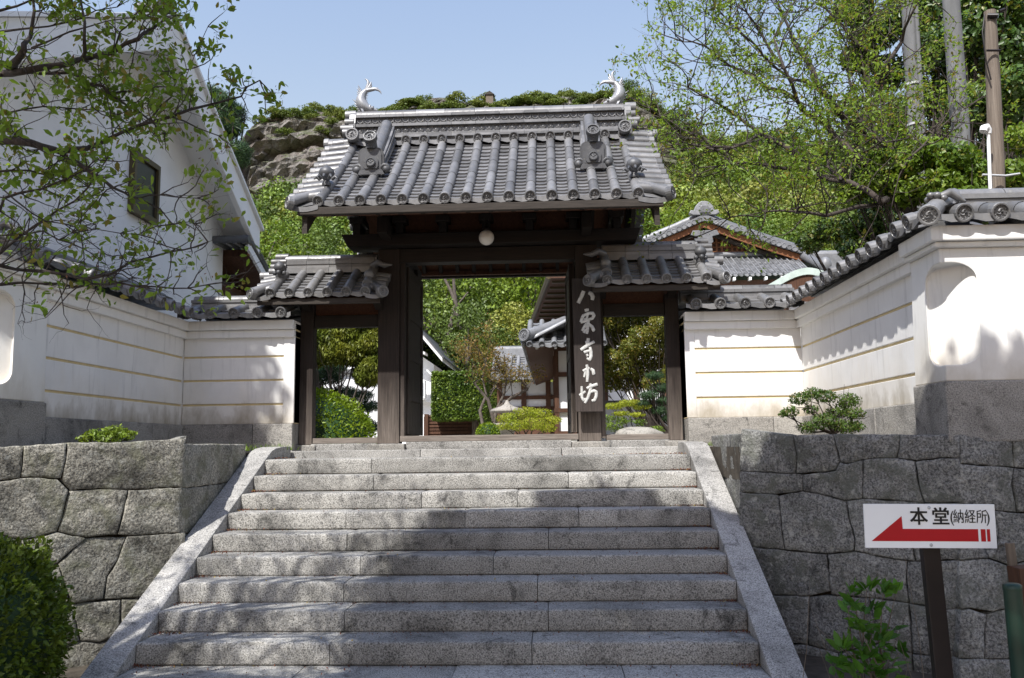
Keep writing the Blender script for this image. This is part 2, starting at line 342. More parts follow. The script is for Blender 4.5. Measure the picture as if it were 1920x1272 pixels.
# ------------------------------------------------------------------ stone stairs
st = thing('stone_stairs', 'broad flight of speckled grey granite steps rising to the wooden gate', 'stairs', (XC, Y10, 0))
joints = [[446.0+250], [700, 1066], [790, 970], [648, 872, 1086], [650, 1029], [675, 925], [644, 1008], [645, 1028], [618, 997], [544, 845, 1172]]
for k in range(10):           # k=0 is the top step
    yf = Y1-k*TD; zt = Z1-k*RS
    xs = [XC-W/2+.004]+[at(j, 0, Y=yf).x if False else on_plane(j, 870+k*42, Vector((0, yf, 0)), Vector((0, 1, 0))).x for j in joints[k]]+[XC+W/2-.004]
    b = MB()
    for i in range(len(xs)-1):
        dz = rnd.uniform(-.003, .003); dy = rnd.uniform(-.004, .004)
        xa, xb = xs[i]+.003, xs[i+1]-.003; nx = max(4, int((xb-xa)/.035)); y0, y1, z0, z1 = yf+dy, yf+TD+(.62 if k == 0 else .03), zt-RS+.004, zt+dz
        sec = [(y1, z0, 0), (y0+.004, z0, .3), (y0, z0+.012, .5), (y0, z0+.06, 1), (y0, z0+.11, 1), (y0+.001, z1-.016, 1.5), (y0+.006, z1-.005, 1.8), (y0+.017, z1, 1.2), (y0+.06, z1, .8), (y0+.16, z1, .8), (y1, z1, 0)]
        rows_ = []
        for q in range(nx+1):
            x = xa+(xb-xa)*q/nx; endr = .006*(1 if q in (0, nx) else 0); row = []
            for yy, zz, am in sec:
                p = Vector((x, yy, zz)); h = noise.noise(p*7)*.0025+noise.noise(p*23)*.0022; chip = max(0, noise.noise(Vector((x*5.1, k*3.7, 1)))-.38)*.05*(1 if am > 1.3 else 0)
                row.append((x, yy+(h*am+chip+endr*min(1, am)), zz-(chip*.7+noise.noise(p*9+Vector((5, 5, 5)))*.002*min(1, am)+(endr if zz > z0+.1 else 0))))
            rows_.append(row)
        b.grid(rows_, True)
        for row in (rows_[0], rows_[-1]): b.add(row, [tuple(range(len(row)))])
    o = b.build('step', 'step', st)
CW = .235
slope = RS/TD
def coping(x0, x1):
    b = MB(); ang = math.atan(slope)
    # the sloping beam in stones with open seams; profile in (y,z)
    def zt(y): return (Z1+.035) + (y-(Y1+.10))*slope
    ys = [Y10-1.2, Y10-.1, Y10+1.32, Y10+2.35, Y1+.16]
    for a, c in zip(ys[:-1], ys[1:]):
        b.prism([(a+.003, zt(a)-.34), (c-.003, zt(c)-.34), (c-.003, zt(c)), (a+.003, zt(a))], (x0, 0, 0), (0, 1, 0), (0, 0, 1), (1, 0, 0), x1-x0)
    yt = ys[-1]; pts = [(yt+.003, zt(yt)-.34), (yt+.75, zt(yt)-.25), (yt+.75, zt(yt)+.075), (yt+.42, zt(yt)+.072), (yt+.2, zt(yt)+.055), (yt+.08, zt(yt)+.03), (yt+.003, zt(yt))]
    b.prism(pts, (x0, 0, 0), (0, 1, 0), (0, 0, 1), (1, 0, 0), x1-x0)
    return b.build('coping', 'coping', st, bevel=.012, seg=2)
coping(XC-W/2-CW, XC-W/2); coping(XC+W/2, XC+W/2+CW)
b = MB()            # kerb slab of the gate platform
for x0, x1 in ((-3.2, -1.55), (-1.55, .1), (.1, 1.62)):
    b.box(x0+.003, x1-.003, 10.0, 10.66, 1.4, 1.688)
b.build('platform_kerb', 'coping', st, bevel=.01)
# litter on the treads
rg = np.random.default_rng(5); P = []
for k in range(11):
    yf = Y1-k*TD; zt = Z1-k*RS
    n = int(40+14*k)
    P += [(XC+rg.uniform(-W/2+.03, W/2-.03), yf+TD-abs(rg.normal(0, .05))-.01 if rg.random() < .55 else yf+rg.uniform(.03, TD-.02), zt+.006) for _ in range(n)]
    for sgn in (-1, 1):
        P += [(XC+sgn*(W/2-abs(rg.normal(0, .13))-.01), yf+TD-abs(rg.normal(0, .06))-.01, zt+.006+.012*rg.random()) for _ in range(70)]
P += [(1.25-abs(rg.normal(0, .22)), 9.98-abs(rg.normal(0, .05)), Z1+.008) for _ in range(160)]
P = np.array(P)
o = link(leaf_mesh('petal_litter', P, .017, 'litter', rg, up=4, slim=.55, simple=True), 'petal_litter'); o['kind'] = 'stuff'

# ------------------------------------------------------------------ rubble retaining walls
def stone(b, poly, o, u, v, nrm, rg, inset=.0022, bulge=.016, back=.2):
    # poly: list of 3D points on the wall face; a cushion-faced stone with an uneven outline
    pts = []
    n = len(poly)
    for i in range(n):
        p, q = poly[i], poly[(i+1) % n]; L = (q-p).length; m = max(1, int(L/.055))
        for j in range(m):
            t = j/m; w = p.lerp(q, t)
            if j: w = w+u*rg.uniform(-.005, .005)+v*rg.uniform(-.005, .005)
            pts.append(w)
    c = sum(pts, Vector())/len(pts); rings = []
    tilt = Vector((rg.uniform(-.03, .03), 0, rg.uniform(-.03, .03)))
    def nz(q): return noise.noise(q*2.6)*.016+noise.noise(q*8)*.009+noise.noise(q*21)*.006+noise.noise(q*47)*.003+(q-c).dot(tilt)
    for ins, dep, am in ((inset*2, -back, 0), (inset, -.020, .5), (inset+.001, -.006, .8), (inset+.005, 0, 1), (inset+.018, .003, 1), (inset+.05, .006, 1)):
        ring = []
        for p in pts:
            d = c-p; L = max(d.length, .05); q = p+d*min(ins/L, .55); ring.append(q+nrm*(dep+nz(q)*am))
        rings.append(ring)
    last = [p+(c-p)*min((inset+.05)/max((c-p).length, .05), .55) for p in pts]
    for s_ in (.86, .72, .58, .44, .3, .15):
        rings.append([c+(p-c)*s_+nrm*(.008+nz(c+(p-c)*s_)) for p in last])
    k = len(pts); allv = [p for r in rings for p in r]+[c+nrm*(.011+nz(c))]
    fs = [(i*k+j, i*k+(j+1) % k, (i+1)*k+(j+1) % k, (i+1)*k+j) for i in range(len(rings)-1) for j in range(k)]
    fs += [((len(rings)-1)*k+j, (len(rings)-1)*k+(j+1) % k, len(allv)-1) for j in range(k)]
    b.add(allv, fs, True)
def rubble(parent, name, polys, org_px, sc, plane_p, plane_n, mat, seed, b=None):
    rg = random.Random(seed); b = b or MB(); n = Vector(plane_n).normalized(); u = n.cross(Vector((0, 0, 1))).normalized(); v = u.cross(n)
    for poly in polys:
        stone(b, [on_plane(org_px[0]+x*sc, org_px[1]+y*sc, Vector(plane_p), n) for x, y in poly], None, u, v, n, rg)
    return b
# right wall: a splayed face, then a face parallel to the street under the pier
RP = Vector((1.70, 7.72, 1.0)); RQ = Vector((3.03, 6.60, 1.0)); rd = (RQ-RP).normalized(); RN = Vector((rd.y, -rd.x, 0)); RN = RN if RN.y < 0 else -RN
rw = thing('retaining_wall', 'grey rubble stone retaining wall behind the red arrow sign', 'retaining wall', (3, 6.9, 0))
A = [[(228, 63), (487, 95), (503, 190), (497, 280), (240, 270), (222, 270)], [(487, 95), (680, 88), (690, 140), (710, 222), (690, 262), (640, 272), (497, 280), (503, 190)],
     [(680, 88), (1000, 92), (998, 150), (985, 205), (900, 205), (820, 213), (740, 232), (710, 222), (690, 140)], [(1000, 92), (1290, 92), (1290, 205), (1200, 203), (1080, 218), (985, 205), (998, 150)],
     [(222, 270), (240, 270), (497, 280), (530, 285), (530, 362), (400, 382), (222, 370)], [(530, 285), (640, 274), (690, 264), (712, 224), (740, 234), (820, 215), (820, 402), (740, 412), (640, 386), (530, 364)],
     [(820, 213), (900, 205), (985, 205), (1072, 220), (1090, 330), (1120, 420), (820, 402)], [(1074, 222), (1200, 203), (1290, 205), (1300, 300), (1300, 420), (1120, 420), (1092, 330)],
     [(222, 370), (400, 382), (412, 388), (440, 650), (310, 640), (222, 630)], [(412, 388), (530, 364), (640, 386), (740, 412), (755, 500), (782, 600), (780, 654), (660, 670), (442, 650)],
     [(740, 412), (820, 402), (1120, 420), (1110, 520), (1062, 640), (1075, 705), (900, 682), (782, 655), (784, 600), (757, 500)], [(1120, 420), (1300, 420), (1300, 700), (1077, 705), (1064, 640), (1112, 520)],
     [(222, 630), (310, 640), (442, 652), (648, 672), (665, 850), (560, 875), (222, 860)], [(650, 671), (780, 656), (900, 684), (1035, 705), (1030, 790), (1045, 905), (850, 882), (667, 868)],
     [(1037, 706), (1300, 700), (1300, 935), (1200, 940), (1047, 907), (1032, 790)], [(222, 862), (560, 877), (555, 1110), (222, 1090)],
     [(562, 877), (667, 870), (850, 884), (900, 1100), (700, 1150), (557, 1110)], [(852, 884), (1045, 908), (1060, 1150), (902, 1108)], [(1047, 909), (1200, 942), (1300, 937), (1300, 1180), (1062, 1152)],
     [(222, 1092), (555, 1112), (700, 1152), (760, 1420), (222, 1420)], [(702, 1152), (900, 1106), (1060, 1152), (1080, 1420), (762, 1420)], [(1062, 1154), (1300, 1182), (1300, 1420), (1082, 1420)]]
b = rubble(rw, '', A, (1300, 780), .3868, RP, RN, 'rubble2', 11)
B_ = [[(1292, 88), (1545, 105), (1555, 250), (1292, 232)], [(1545, 105), (1800, 112), (1800, 268), (1555, 250)], [(1292, 234), (1555, 252), (1545, 330), (1570, 468), (1460, 458), (1292, 422)],
      [(1556, 252), (1800, 270), (1800, 475), (1572, 468), (1547, 330)], [(1292, 424), (1460, 460), (1480, 560), (1470, 640), (1395, 652), (1432, 690), (1292, 702)],
      [(1462, 460), (1570, 470), (1690, 475), (1680, 700), (1520, 722), (1434, 690), (1397, 653), (1472, 640), (1482, 560)], [(1692, 475), (1960, 480), (1960, 720), (1682, 702)],
      [(1292, 704), (1432, 692), (1520, 724), (1530, 930), (1450, 952), (1340, 932), (1292, 938)], [(1522, 724), (1682, 702), (1760, 715), (1740, 940), (1532, 930)], [(1762, 715), (1960, 722), (1960, 960), (1742, 942)],
      [(1292, 940), (1340, 934), (1420, 962), (1415, 1182), (1292, 1178)], [(1422, 962), (1530, 932), (1640, 938), (1620, 1180), (1417, 1182)], [(1642, 938), (1960, 962), (1960, 1190), (1622, 1180)],
      [(1292, 1180), (1620, 1184), (1640, 1420), (1292, 1420)], [(1622, 1182), (1960, 1192), (1960, 1420), (1642, 1420)], [(1802, 112), (1960, 118), (1960, 300), (1802, 268)], [(1802, 270), (1960, 302), (1960, 478), (1802, 473)]]
rubble(rw, '', B_, (1300, 780), .3868, RQ, Vector((.06, -1, 0)), 'rubble2', 12, b)
# its return along the stairs
def side_stones(b, x, y0, y1, ztop, seed, nx):
    rg = random.Random(seed); n = Vector((nx, 0, 0)); u = Vector((0, 1, 0)); v = Vector((0, 0, 1)); z = ztop; k = 0
    while z > .2:
        h = rg.uniform(.30, .42); y = y0-.0; ys = [y0]
        while ys[-1] < y1-.5: ys.append(ys[-1]+rg.uniform(.42, .75))
        ys.append(y1)
        for a, c in zip(ys[:-1], ys[1:]):
            dz = rg.uniform(-.02, .02)
            stone(b, [Vector((x, a, z)), Vector((x, c, z)), Vector((x, c, z-h)), Vector((x, a, z-h))], None, u, v, n, rg, bulge=.012)
        z -= h
side_stones(b, 1.70, 7.74, 9.25, 1.80, 5, -1)
RNF = Vector((.06, -1, 0)).normalized(); rdf = Vector((1, .06, 0)).normalized(); rend = on_plane(1300+1960*.3868, 900, RQ, RNF); z_ = 1.745; s0_ = (rend-RQ).dot(rdf); rg2 = random.Random(62)
while z_ > .1:
    h_ = rg2.uniform(.34, .48); ss = [s0_+.004]
    while ss[-1] < s0_+2.2: ss.append(ss[-1]+rg2.uniform(.5, .85))
    for a, c in zip(ss[:-1], ss[1:]):
        q = lambda s_, zz: Vector((RQ.x, RQ.y, 0))+rdf*s_+Vector((0, 0, zz))
        stone(b, [q(a, z_), q(c, z_), q(c, z_-h_), q(a, z_-h_)], None, rdf, Vector((0, 0, 1)), RNF, rg2)
    z_ -= h_
b.build('stones', 'rubble2', rw)
b = MB(); b.prism([(1.76, 7.80), (3.06, 6.70), (6.5, 6.90), (6.5, 8.2), (3.0, 9.3), (1.76, 9.2)], (0, 0, -.1), (1, 0, 0), (0, 1, 0), (0, 0, 1), 1.84); b.build('earth_fill', 'soil', rw)
# left wall
LP = Vector((-3.315, 7.55, 1.0)); LQ = Vector((-4.374, 6.58, 1.0)); ld = (LQ-LP).normalized(); LN = Vector((ld.y, -ld.x, 0)); LN = LN if LN.y < 0 else -LN
lw = thing('retaining_wall', 'mossy dappled retaining wall of big stones behind the round clipped bush', 'retaining wall', (-4.4, 6.9, 0))
A = [[(-420, 150), (-200, 152), (0, 150), (115, 145), (110, 240), (100, 300), (0, 315), (-420, 310)], [(115, 145), (325, 130), (320, 200), (308, 265), (297, 302), (275, 305), (200, 298), (100, 300), (110, 240)],
     [(325, 130), (600, 128), (860, 112), (905, 96), (885, 345), (620, 360), (480, 352), (342, 362), (300, 318), (308, 265), (320, 200)], [(-420, 312), (0, 317), (100, 302), (200, 300), (280, 308), (336, 362), (310, 460), (275, 560), (180, 590), (100, 600), (0, 575), (-420, 570)],
     [(342, 363), (480, 354), (622, 361), (600, 460), (565, 576), (420, 591), (350, 580), (278, 560), (312, 460)], [(624, 361), (885, 346), (870, 566), (740, 575), (620, 581), (568, 576), (602, 460)],
     [(100, 602), (180, 592), (276, 562), (350, 582), (420, 593), (350, 650), (280, 716), (262, 720), (110, 640)], [(422, 593), (612, 586), (590, 640), (570, 700), (520, 780), (500, 890), (345, 912), (310, 800), (282, 718), (352, 652)],
     [(614, 584), (740, 577), (900, 566), (900, 880), (640, 884), (502, 890), (522, 780), (572, 700), (592, 640)], [(345, 914), (400, 906), (585, 891), (588, 1060), (480, 1100), (390, 1092)], [(587, 889), (900, 884), (900, 1100), (590, 1060)],
     [(-420, 572), (0, 577), (100, 604), (110, 642), (180, 690), (100, 880), (-420, 860)], [(182, 690), (262, 722), (282, 724), (310, 800), (343, 914), (388, 1092), (300, 1120), (102, 882)], [(-420, 862), (100, 884), (300, 1122), (280, 1300), (-420, 1300)],
     [(302, 1122), (390, 1094), (480, 1102), (590, 1062), (900, 1102), (900, 1400), (282, 1400)], [(-420, 1302), (280, 1302), (280, 1500), (-420, 1500)]]
b = rubble(lw, '', A, (0, 780), .3867, LP, LN, 'rubble', 21)
side_stones(b, -3.325, 7.57, 9.2, 1.77, 6, 1)
def face_stones(b, p, d, n, s0, s1, ztop, seed):
    rg = random.Random(seed); z = ztop
    while z > .1:
        h = rg.uniform(.34, .48); ss = [s0]
        while ss[-1] < s1-.6: ss.append(ss[-1]+rg.uniform(.5, .85))
        ss.append(s1)
        for a, c in zip(ss[:-1], ss[1:]):
            q = lambda s_, zz: Vector((p.x, p.y, 0))+d*s_+Vector((0, 0, zz))
            stone(b, [q(a, z), q(c, z), q(c, z-h), q(a, z-h)], None, Vector((d.x, d.y, 0)), Vector((0, 0, 1)), n, rg)
        z -= h
lend = on_plane(-162, 900, LP, LN); s0_ = (lend-LP).dot(ld); face_stones(b, LP, ld, LN, s0_+.004, s0_+2.6, 1.76, 61)
b.build('stones', 'rubble', lw)
b = MB(); b.prism([(-3.37, 7.62), (-4.42, 6.70), (-6.9, 4.45), (-7.4, 5.6), (-5.2, 9.3), (-3.37, 9.2)], (0, 0, -.1), (1, 0, 0), (0, 1, 0), (0, 0, 1), 1.82); b.build('earth_fill', 'soil', lw)

# ------------------------------------------------------------------ roof tiles
def eave_disc(b, c, ax, r, up=Vector((0, 0, 1)), relief=True):
    ax = Vector(ax).normalized(); c = Vector(c)
    b.lathe([(r, -.05), (r, .012), (r*.93, .02), (r*.78, .02), (r*.70, .004), (0.001, .004)], c, ax, 18, False)
    if not relief: return
    a = ax.cross(up).normalized(); e = a.cross(ax)
    for i in range(12):
        th = 2*math.pi*i/12; p = c+(a*math.cos(th)+e*math.sin(th))*r*.58+ax*.006; q = r*.075
        b.add([p-a*q-e*q, p+a*q-e*q, p+a*q+e*q, p-a*q+e*q, p+ax*q*1.3], [(0, 1, 4), (1, 2, 4), (2, 3, 4), (3, 0, 4)])
    for i in range(3):
        th = 2*math.pi*i/3+.4; pts = []
        for j in range(5):
            t2 = th+j*.42; rad = r*(.17+.055*j); pts.append(c+(a*math.cos(t2)+e*math.sin(t2))*rad+ax*.010)
        b.tube(pts, [r*.15, r*.13, r*.10, r*.06, r*.02], 6, True, True)
def tiled_slope(b, mapf, outdir, along, cols, prof, u0, u1, nrow, r, pitch, jn=4, discs=True, covers=True, end_s=None, sag=.02, lap=.022, relief=True):
    # mapf(s,u,z)->point; prof(u)->z ; cols: positions along; rows of pan tiles between the columns
    along = Vector(along).normalized(); outdir = Vector(outdir).normalized()
    def nrm(u):
        d = .01; dz = prof(u+d)-prof(u-d); return (outdir*(-dz)+Vector((0, 0, 1))*2*d).normalized(), (outdir*2*d+Vector((0, 0, 1))*dz).normalized()
    edges = ([end_s[0]] if end_s else [])+list(cols)+([end_s[1]] if end_s else [])
    for s0, s1 in zip(edges[:-1], edges[1:]):
        for k in range(nrow):
            ua = u0+(u1-u0)*k/nrow; ub = u0+(u1-u0)*(k+1)/nrow+(.012 if k < nrow-1 else 0); rows = []
            for u, lift in ((ua, 0.), (ub, lap), (ub+.001, lap-.022)):
                N, T = nrm(min(u, u1)); row = []
                for j in range(6):
                    t = j/5; row.append(mapf(s0+(s1-s0)*t, u, prof(u))+N*(lift-sag*4*t*(1-t)))
                rows.append(row)
            if k == nrow-1:
                rows[2] = [p+Vector((0, 0, -.055+.012*math.sin(j*1.3))) for j, p in enumerate(rows[1])]
            b.grid(rows, False)
    if covers:
        for s in cols:
            m = 9; n = 8; nj = jn
            for q in range(nj):
                va = u0+(u1-u0)*q/nj; vb = u0+(u1-u0)*(q+1)/nj; rows = []
                for i in range(4):
                    u = va+(vb-va)*i/3; N, T = nrm(u); rr_ = r*(1.0 if i else .93); row = []
                    for j in range(n+1):
                        th = -.25+(math.pi+.5)*j/n; row.append(mapf(s, u, prof(u))+N*(.012+math.sin(th)*rr_)+along*math.cos(th)*rr_)
                    rows.append(row)
                b.grid(rows, True)
            if discs:
                N, T = nrm(u1); d = (T*.75+outdir*.25).normalized(); eave_disc(b, mapf(s, u1, prof(u1))+N*.014+d*.004, d, r*1.12, relief=relief)
def hemi(b, p, q, r, n=8, endcap=True):      # half round cap tile lying from p to q
    p, q = Vector(p), Vector(q); d = (q-p).normalized(); a = d.cross(Vector((0, 0, 1))).normalized(); e = a.cross(d)
    rows = [[x+a*math.cos(math.pi*j/n)*r+e*math.sin(math.pi*j/n)*r for j in range(n+1)] for x in (p, q)]
    b.grid(rows, True)
    for row in rows: b.add(row, [tuple(range(n+1))])

# ------------------------------------------------------------------ plaster walls with tiled tops
def wall_run(name, label, p0, p1, facing, stripes_from, stripes_to, pitch, ext0=0, ext1=0, mat='plaster', thick=.62, tile='tile', stain=None):
    """wall along p0->p1 (at the face line), facing = unit normal toward the viewer"""
    p0, p1 = Vector((*p0, 0)), Vector((*p1, 0)); L = (p1-p0).length; a = (p1-p0)/L; n = Vector((*facing, 0))
    t = thing(name, label, 'wall', tuple(p0)); P = lambda s, d, z: p0+a*s+n*d+Vector((0, 0, z))
    def slab(b, s0, s1, d0, d1, z0, z1, bat=0.):
        b.hexa([P(s0, d0, z0), P(s1, d0, z0), P(s1, d1+bat, z0), P(s0, d1+bat, z0)], [P(s0, d0, z1), P(s1, d0, z1), P(s1, d1, z1), P(s0, d1, z1)])
    # stone footing
    b = MB(); s = 0; rg = random.Random(len(label))
    while s < L-.02:
        w = min(rg.uniform(.9, 1.3), L-s); w = w if L-s-w > .3 else L-s; slab(b, s+.002, s+w-.002, -thick, .05+rg.uniform(-.004, .004), 1.45, 2.03); s += w
    b.build('footing', 'base', t, bevel=.012)
    b = MB(); slab(b, 0, L, -thick+.02, -.016, 2.03, 3.3); b.build('core', 'cream', t)
    bands = [(2.032, 2.262), (2.288, 2.568), (2.594, 2.868), (2.894, 3.14)]
    b = MB()
    for z0, z1 in bands: slab(b, stripes_from, stripes_to, -.03, 0, z0, z1)
    if stripes_from > 0: slab(b, 0, stripes_from, -thick, .004, 2.034, 3.13)
    if stripes_to < L: slab(b, stripes_to, L, -thick, .012, 2.034, 3.13)
    b.build('plaster_face', mat, t, bevel=.006)
    b = MB(); slab(b, -ext0*.5, L+ext1*.5, -thick-.04, .05, 3.12, 3.215); slab(b, -ext0*.5, L+ext1*.5, -thick-.09, .095, 3.2175, 3.335); b.build('cornice', mat, t, bevel=.01)
    # tiled top
    b = MB(); uR = -thick/2; nc = max(2, int((L+ext0+ext1)/pitch)); cols = [-ext0+pitch*.5+i*(L+ext0+ext1-pitch)/(nc-1) for i in range(nc)]
    prof = lambda u: 3.55-.30*u-.05*u*u+.02
    mapf = lambda s, u, z: P(s, uR+u, z)
    tiled_slope(b, mapf, n, a, cols, prof, .10, .525, 2, .062, pitch, 1, True, True, (-ext0, L+ext1), .014, .02)
    mapb = lambda s, u, z: P(s, uR-u, z)
    tiled_slope(b, mapb, -n, a, cols, prof, .10, .525, 2, .062, pitch, 1, True, True, (-ext0, L+ext1), .014, .02, relief=False)
    b.build('tile_roof', tile, t)
    b = MB()
    for d, z0, z1 in ((.16, 3.50, 3.56), (.13, 3.565, 3.61), (.145, 3.615, 3.655)):
        s = -ext0
        while s < L+ext1-.01:
            w = min(.34, L+ext1-s); slab(b, s+.002, s+w-.002, uR-d, uR+d, z0, z1); s += w
    s = -ext0
    while s < L+ext1-.01:
        w = min(.40, L+ext1-s); hemi(b, P(s+.003, uR, 3.652), P(s+w-.003, uR, 3.652), .075); s += w
    b.build('ridge', tile, t)
    return t, P
LX, RX, WY = -4.68, 3.08, 10.6
wall_run('plaster_wall', 'short white plaster wall in half shade between the gate and the big white storehouse side', (-4.68, WY), (-3.24, WY), (0, -1), .0, 1.30, .243, 0, .0)
wall_run('plaster_wall', 'short sunlit white plaster wall with cream lines just right of the gate', (1.655, WY), (3.08, WY), (0, -1), .12, 1.425, .243, .0, 0)
tl, PL = wall_run('plaster_wall', 'long shaded white plaster wall with cream lines under the cherry branches', (LX, 7.6), (LX, 10.6), (1, 0), 0, 3.0, .25, 0, 0)
tr, PR = wall_run('plaster_wall', 'white plaster wall crossed by a toothed tile shadow above the azalea', (RX, 10.6), (RX, 7.2), (-1, 0), 0, 3.4, .25, 0, 0)
def pier(label, x, sgn, y1, y0, xo):
    """corner pier: sgn -1 faces left (right-hand pier), front face at y0"""
    t = thing('wall_pier', label, 'wall', (x, y0, 0), 'corner piers with hollowed arrises')
    x0, x1 = (x, xo) if sgn < 0 else (xo, x)
    b = MB(); b.hexa([(x0-(.03 if sgn < 0 else 0), y0-.03, 2.16), (x1+(.03 if sgn > 0 else 0), y0-.03, 2.16), (x1+(.03 if sgn > 0 else 0), y1, 2.16), (x0-(.03 if sgn < 0 else 0), y1, 2.16)], [(x0, y0, 3.2), (x1, y0, 3.2), (x1, y1, 3.2), (x0, y1, 3.2)])
    body = b.build('pier_body', 'pierplaster', t)
    # hollow cut diagonally through the arris
    d = Vector((sgn, -1, 0)).normalized(); u = Vector((-d.y, d.x, 0)); c = Vector((x, y0, 2.685)); hw, hh, rad = .19, .40, .13
    poly = []
    for cx, cz, a0 in ((hw-rad, hh-rad, 0), (-hw+rad, hh-rad, 90), (-hw+rad, -hh+rad, 180), (hw-rad, -hh+rad, 270)):
        for k in range(9):
            th = R(a0+k*90/8); poly.append((cx+rad*math.cos(th), cz+rad*math.sin(th)))
    cb = MB(); cb.prism(poly, c-d*.20, u, (0, 0, 1), d, 1.2); cut = cb.build('cutter', 'pierplaster', t)
    md = body.modifiers.new('niche', 'BOOLEAN'); md.object = cut; md.operation = 'DIFFERENCE'; md.solver = 'EXACT'
    bv = body.modifiers.new('soft', 'BEVEL'); bv.width = .012; bv.segments = 2; bv.limit_method = 'ANGLE'; bv.angle_limit = R(35)
    dg = bpy.context.evaluated_depsgraph_get(); me = bpy.data.meshes.new_from_object(body.evaluated_get(dg)); body.modifiers.clear(); body.data = me; bpy.data.objects.remove(cut)
    b = MB(); e = .05
    b.box(x0-(e if sgn < 0 else 0), x1+(e if sgn > 0 else 0), y0-e, y1, 1.70, 2.16); b.build('footing', 'base', t, bevel=.015)
    b = MB(); b.box(x0-(.05 if sgn < 0 else 0), x1+(.05 if sgn > 0 else 0), y0-.05, y1, 3.2, 3.24); b.box(x0-(.09 if sgn < 0 else 0), x1+(.09 if sgn > 0 else 0), y0-.09, y1, 3.2425, 3.36); b.build('cornice', 'pierplaster', t, bevel=.012)
    return t, x0, x1
MT['pierplaster'] = m_plaster('pier_plaster', 2.12, (.78, .775, .75), .3)
tp, x0, x1 = pier('white plaster pier with an arched hollow cut in its corner, behind the arrow sign', 3.03, -1, 7.2, 6.66, 3.70)
def pier_roof(t, x0, x1, y0, y1, sgn):
    b = MB(); yr = y0+.33; prof = lambda u: 3.55-.30*u-.05*u*u+.03
    n = int((x1-x0+.3)/.27); xs = [x0+(i+.5)*.27 for i in range(n)] if sgn < 0 else [x1-(i+.5)*.27 for i in range(n)][::-1]
    tiled_slope(b, lambda s, u, z: Vector((s, yr-u, z)), (0, -1, 0), (1, 0, 0), xs, prof, .10, .48, 2, .066, .27, 2, True, True, (x0-.1, x1) if sgn < 0 else (x0, x1+.1), .014, .02)
    xr = x0+.30 if sgn < 0 else x1-.30
    ys = [y0+.12+i*.25 for i in range(2)]
    tiled_slope(b, lambda s, u, z: Vector((xr+sgn*u, s, z)), (sgn, 0, 0), (0, 1, 0), ys, prof, .10, .46, 2, .062, .25, 2, True, True, (y0-.1, y1), .014, .02)
    b.build('tile_roof', 'tile', t)
    b = MB(); ends = (x0+.28, x1+1.8) if sgn < 0 else (x0-1.8, x1-.28)
    for d, z0, z1 in ((.16, 3.53, 3.59), (.13, 3.595, 3.64), (.145, 3.645, 3.685)): b.box(ends[0], ends[1], yr-d, yr+d, z0, z1)
    s = ends[0]
    while s < ends[1]-.05: hemi(b, (s+.003, yr, 3.682), (min(s+.4, ends[1])-.003, yr, 3.682), .08); s += .4
    cx = x0-.12 if sgn < 0 else x1+.12; hip = Vector((cx, y0-.16, 3.43)); top = Vector((xr, yr, 3.72))
    rows = [hip.lerp(top, i/5)+Vector((0, 0, .015*math.sin(i))) for i in range(6)]; b.tube(rows, .07, 10)
    d = (hip-top).normalized(); eave_disc(b, hip+d*.02, Vector((d.x*.6, d.y, d.z*.5-.1)), .082)
    # flower ornament curling on the hip
    c = hip.lerp(top, .30)+Vector((0, 0, .085))
    b.ball(c, (.055, .05, .045), 10, 6)
    for k in range(7):
        th = k*.9; b.ball(c+Vector((.06*math.cos(th), .05*math.sin(th), .015*math.sin(2*th))), (.032, .028, .026), 7, 5)
    b.tube([c+Vector((.02, -.02, 0)), c+Vector((.09, -.03, .03)), c+Vector((.16, -.02, -.01)), c+Vector((.2, -.04, -.05))], [.03, .035, .028, .01], 7)
    b.build('ridge', 'tile', t)
pier_roof(tp, x0, x1, 6.66, 7.2, -1)
t2, a0, a1 = pier('white plaster pier with a rounded hollow at the far left end of the shaded wall', LX+.02, 1, 7.6, 6.86, -5.4)
pier_roof(t2, a0, a1, 6.86, 7.6, 1)
# wall continuing to the right of the pier
wall_run('plaster_wall', 'white plaster wall continuing past the niche pier beneath the old wooden pole', (3.70, 6.72), (6.6, 6.72), (0, -1), 0, 2.9, .27, 0, 0)
b = MB(); b.box(3.72, 6.6, 6.68, 7.3, 1.35, 1.5); b.build('foundation', 'base', rw)
# ------------------------------------------------------------------ the gate
GX = -.81; PY = 10.8
gate = thing('temple_gate', 'tall dark wooden temple gate under a steep grey tiled roof with fish ornaments', 'gate', (GX, PY, 1.69))
PXS = (-2.085, .47)
def pbox(name, mats, x0, x1, y0, y1, z0, z1, parent=gate, bevel=.008):
    b = MB(); b.box(x0, x1, y0, y1, z0, z1); return b.build(name, mats, parent, bevel)
for px in PXS:
    pbox('pillar', 'pillar', px-.14, px+.14, PY, PY+.24, 1.765, 4.28)
    pbox('pillar_pad', 'base', px-.235, px+.235, PY-.16, PY+.36, 1.60, 1.762, bevel=.02)
    b = MB(); b.box(px-.145 if px < -1 else px+.143, px-.143 if px < -1 else px+.20, PY+.03, PY+.2, 1.8, 4.1) if px > 0 else b.box(px+.143, px+.2, PY+.03, PY+.2, 1.8, 4.1)
    b.build('jamb', 'pillar', gate, .005)
    pbox('rear_post', 'wood', px-.085+(.03 if px < 0 else -.03), px+.085+(.03 if px < 0 else -.03), 12.45, 12.62, 1.75, 4.35)
    b = MB(); b.beam((px, PY+.24, 3.9), (px, 12.5, 3.9), .09, .2); b.beam((px, PY-.5, 4.48), (px, 13.2, 4.36), .12, .2); b.build('tie_beam', 'wood', gate, .006)
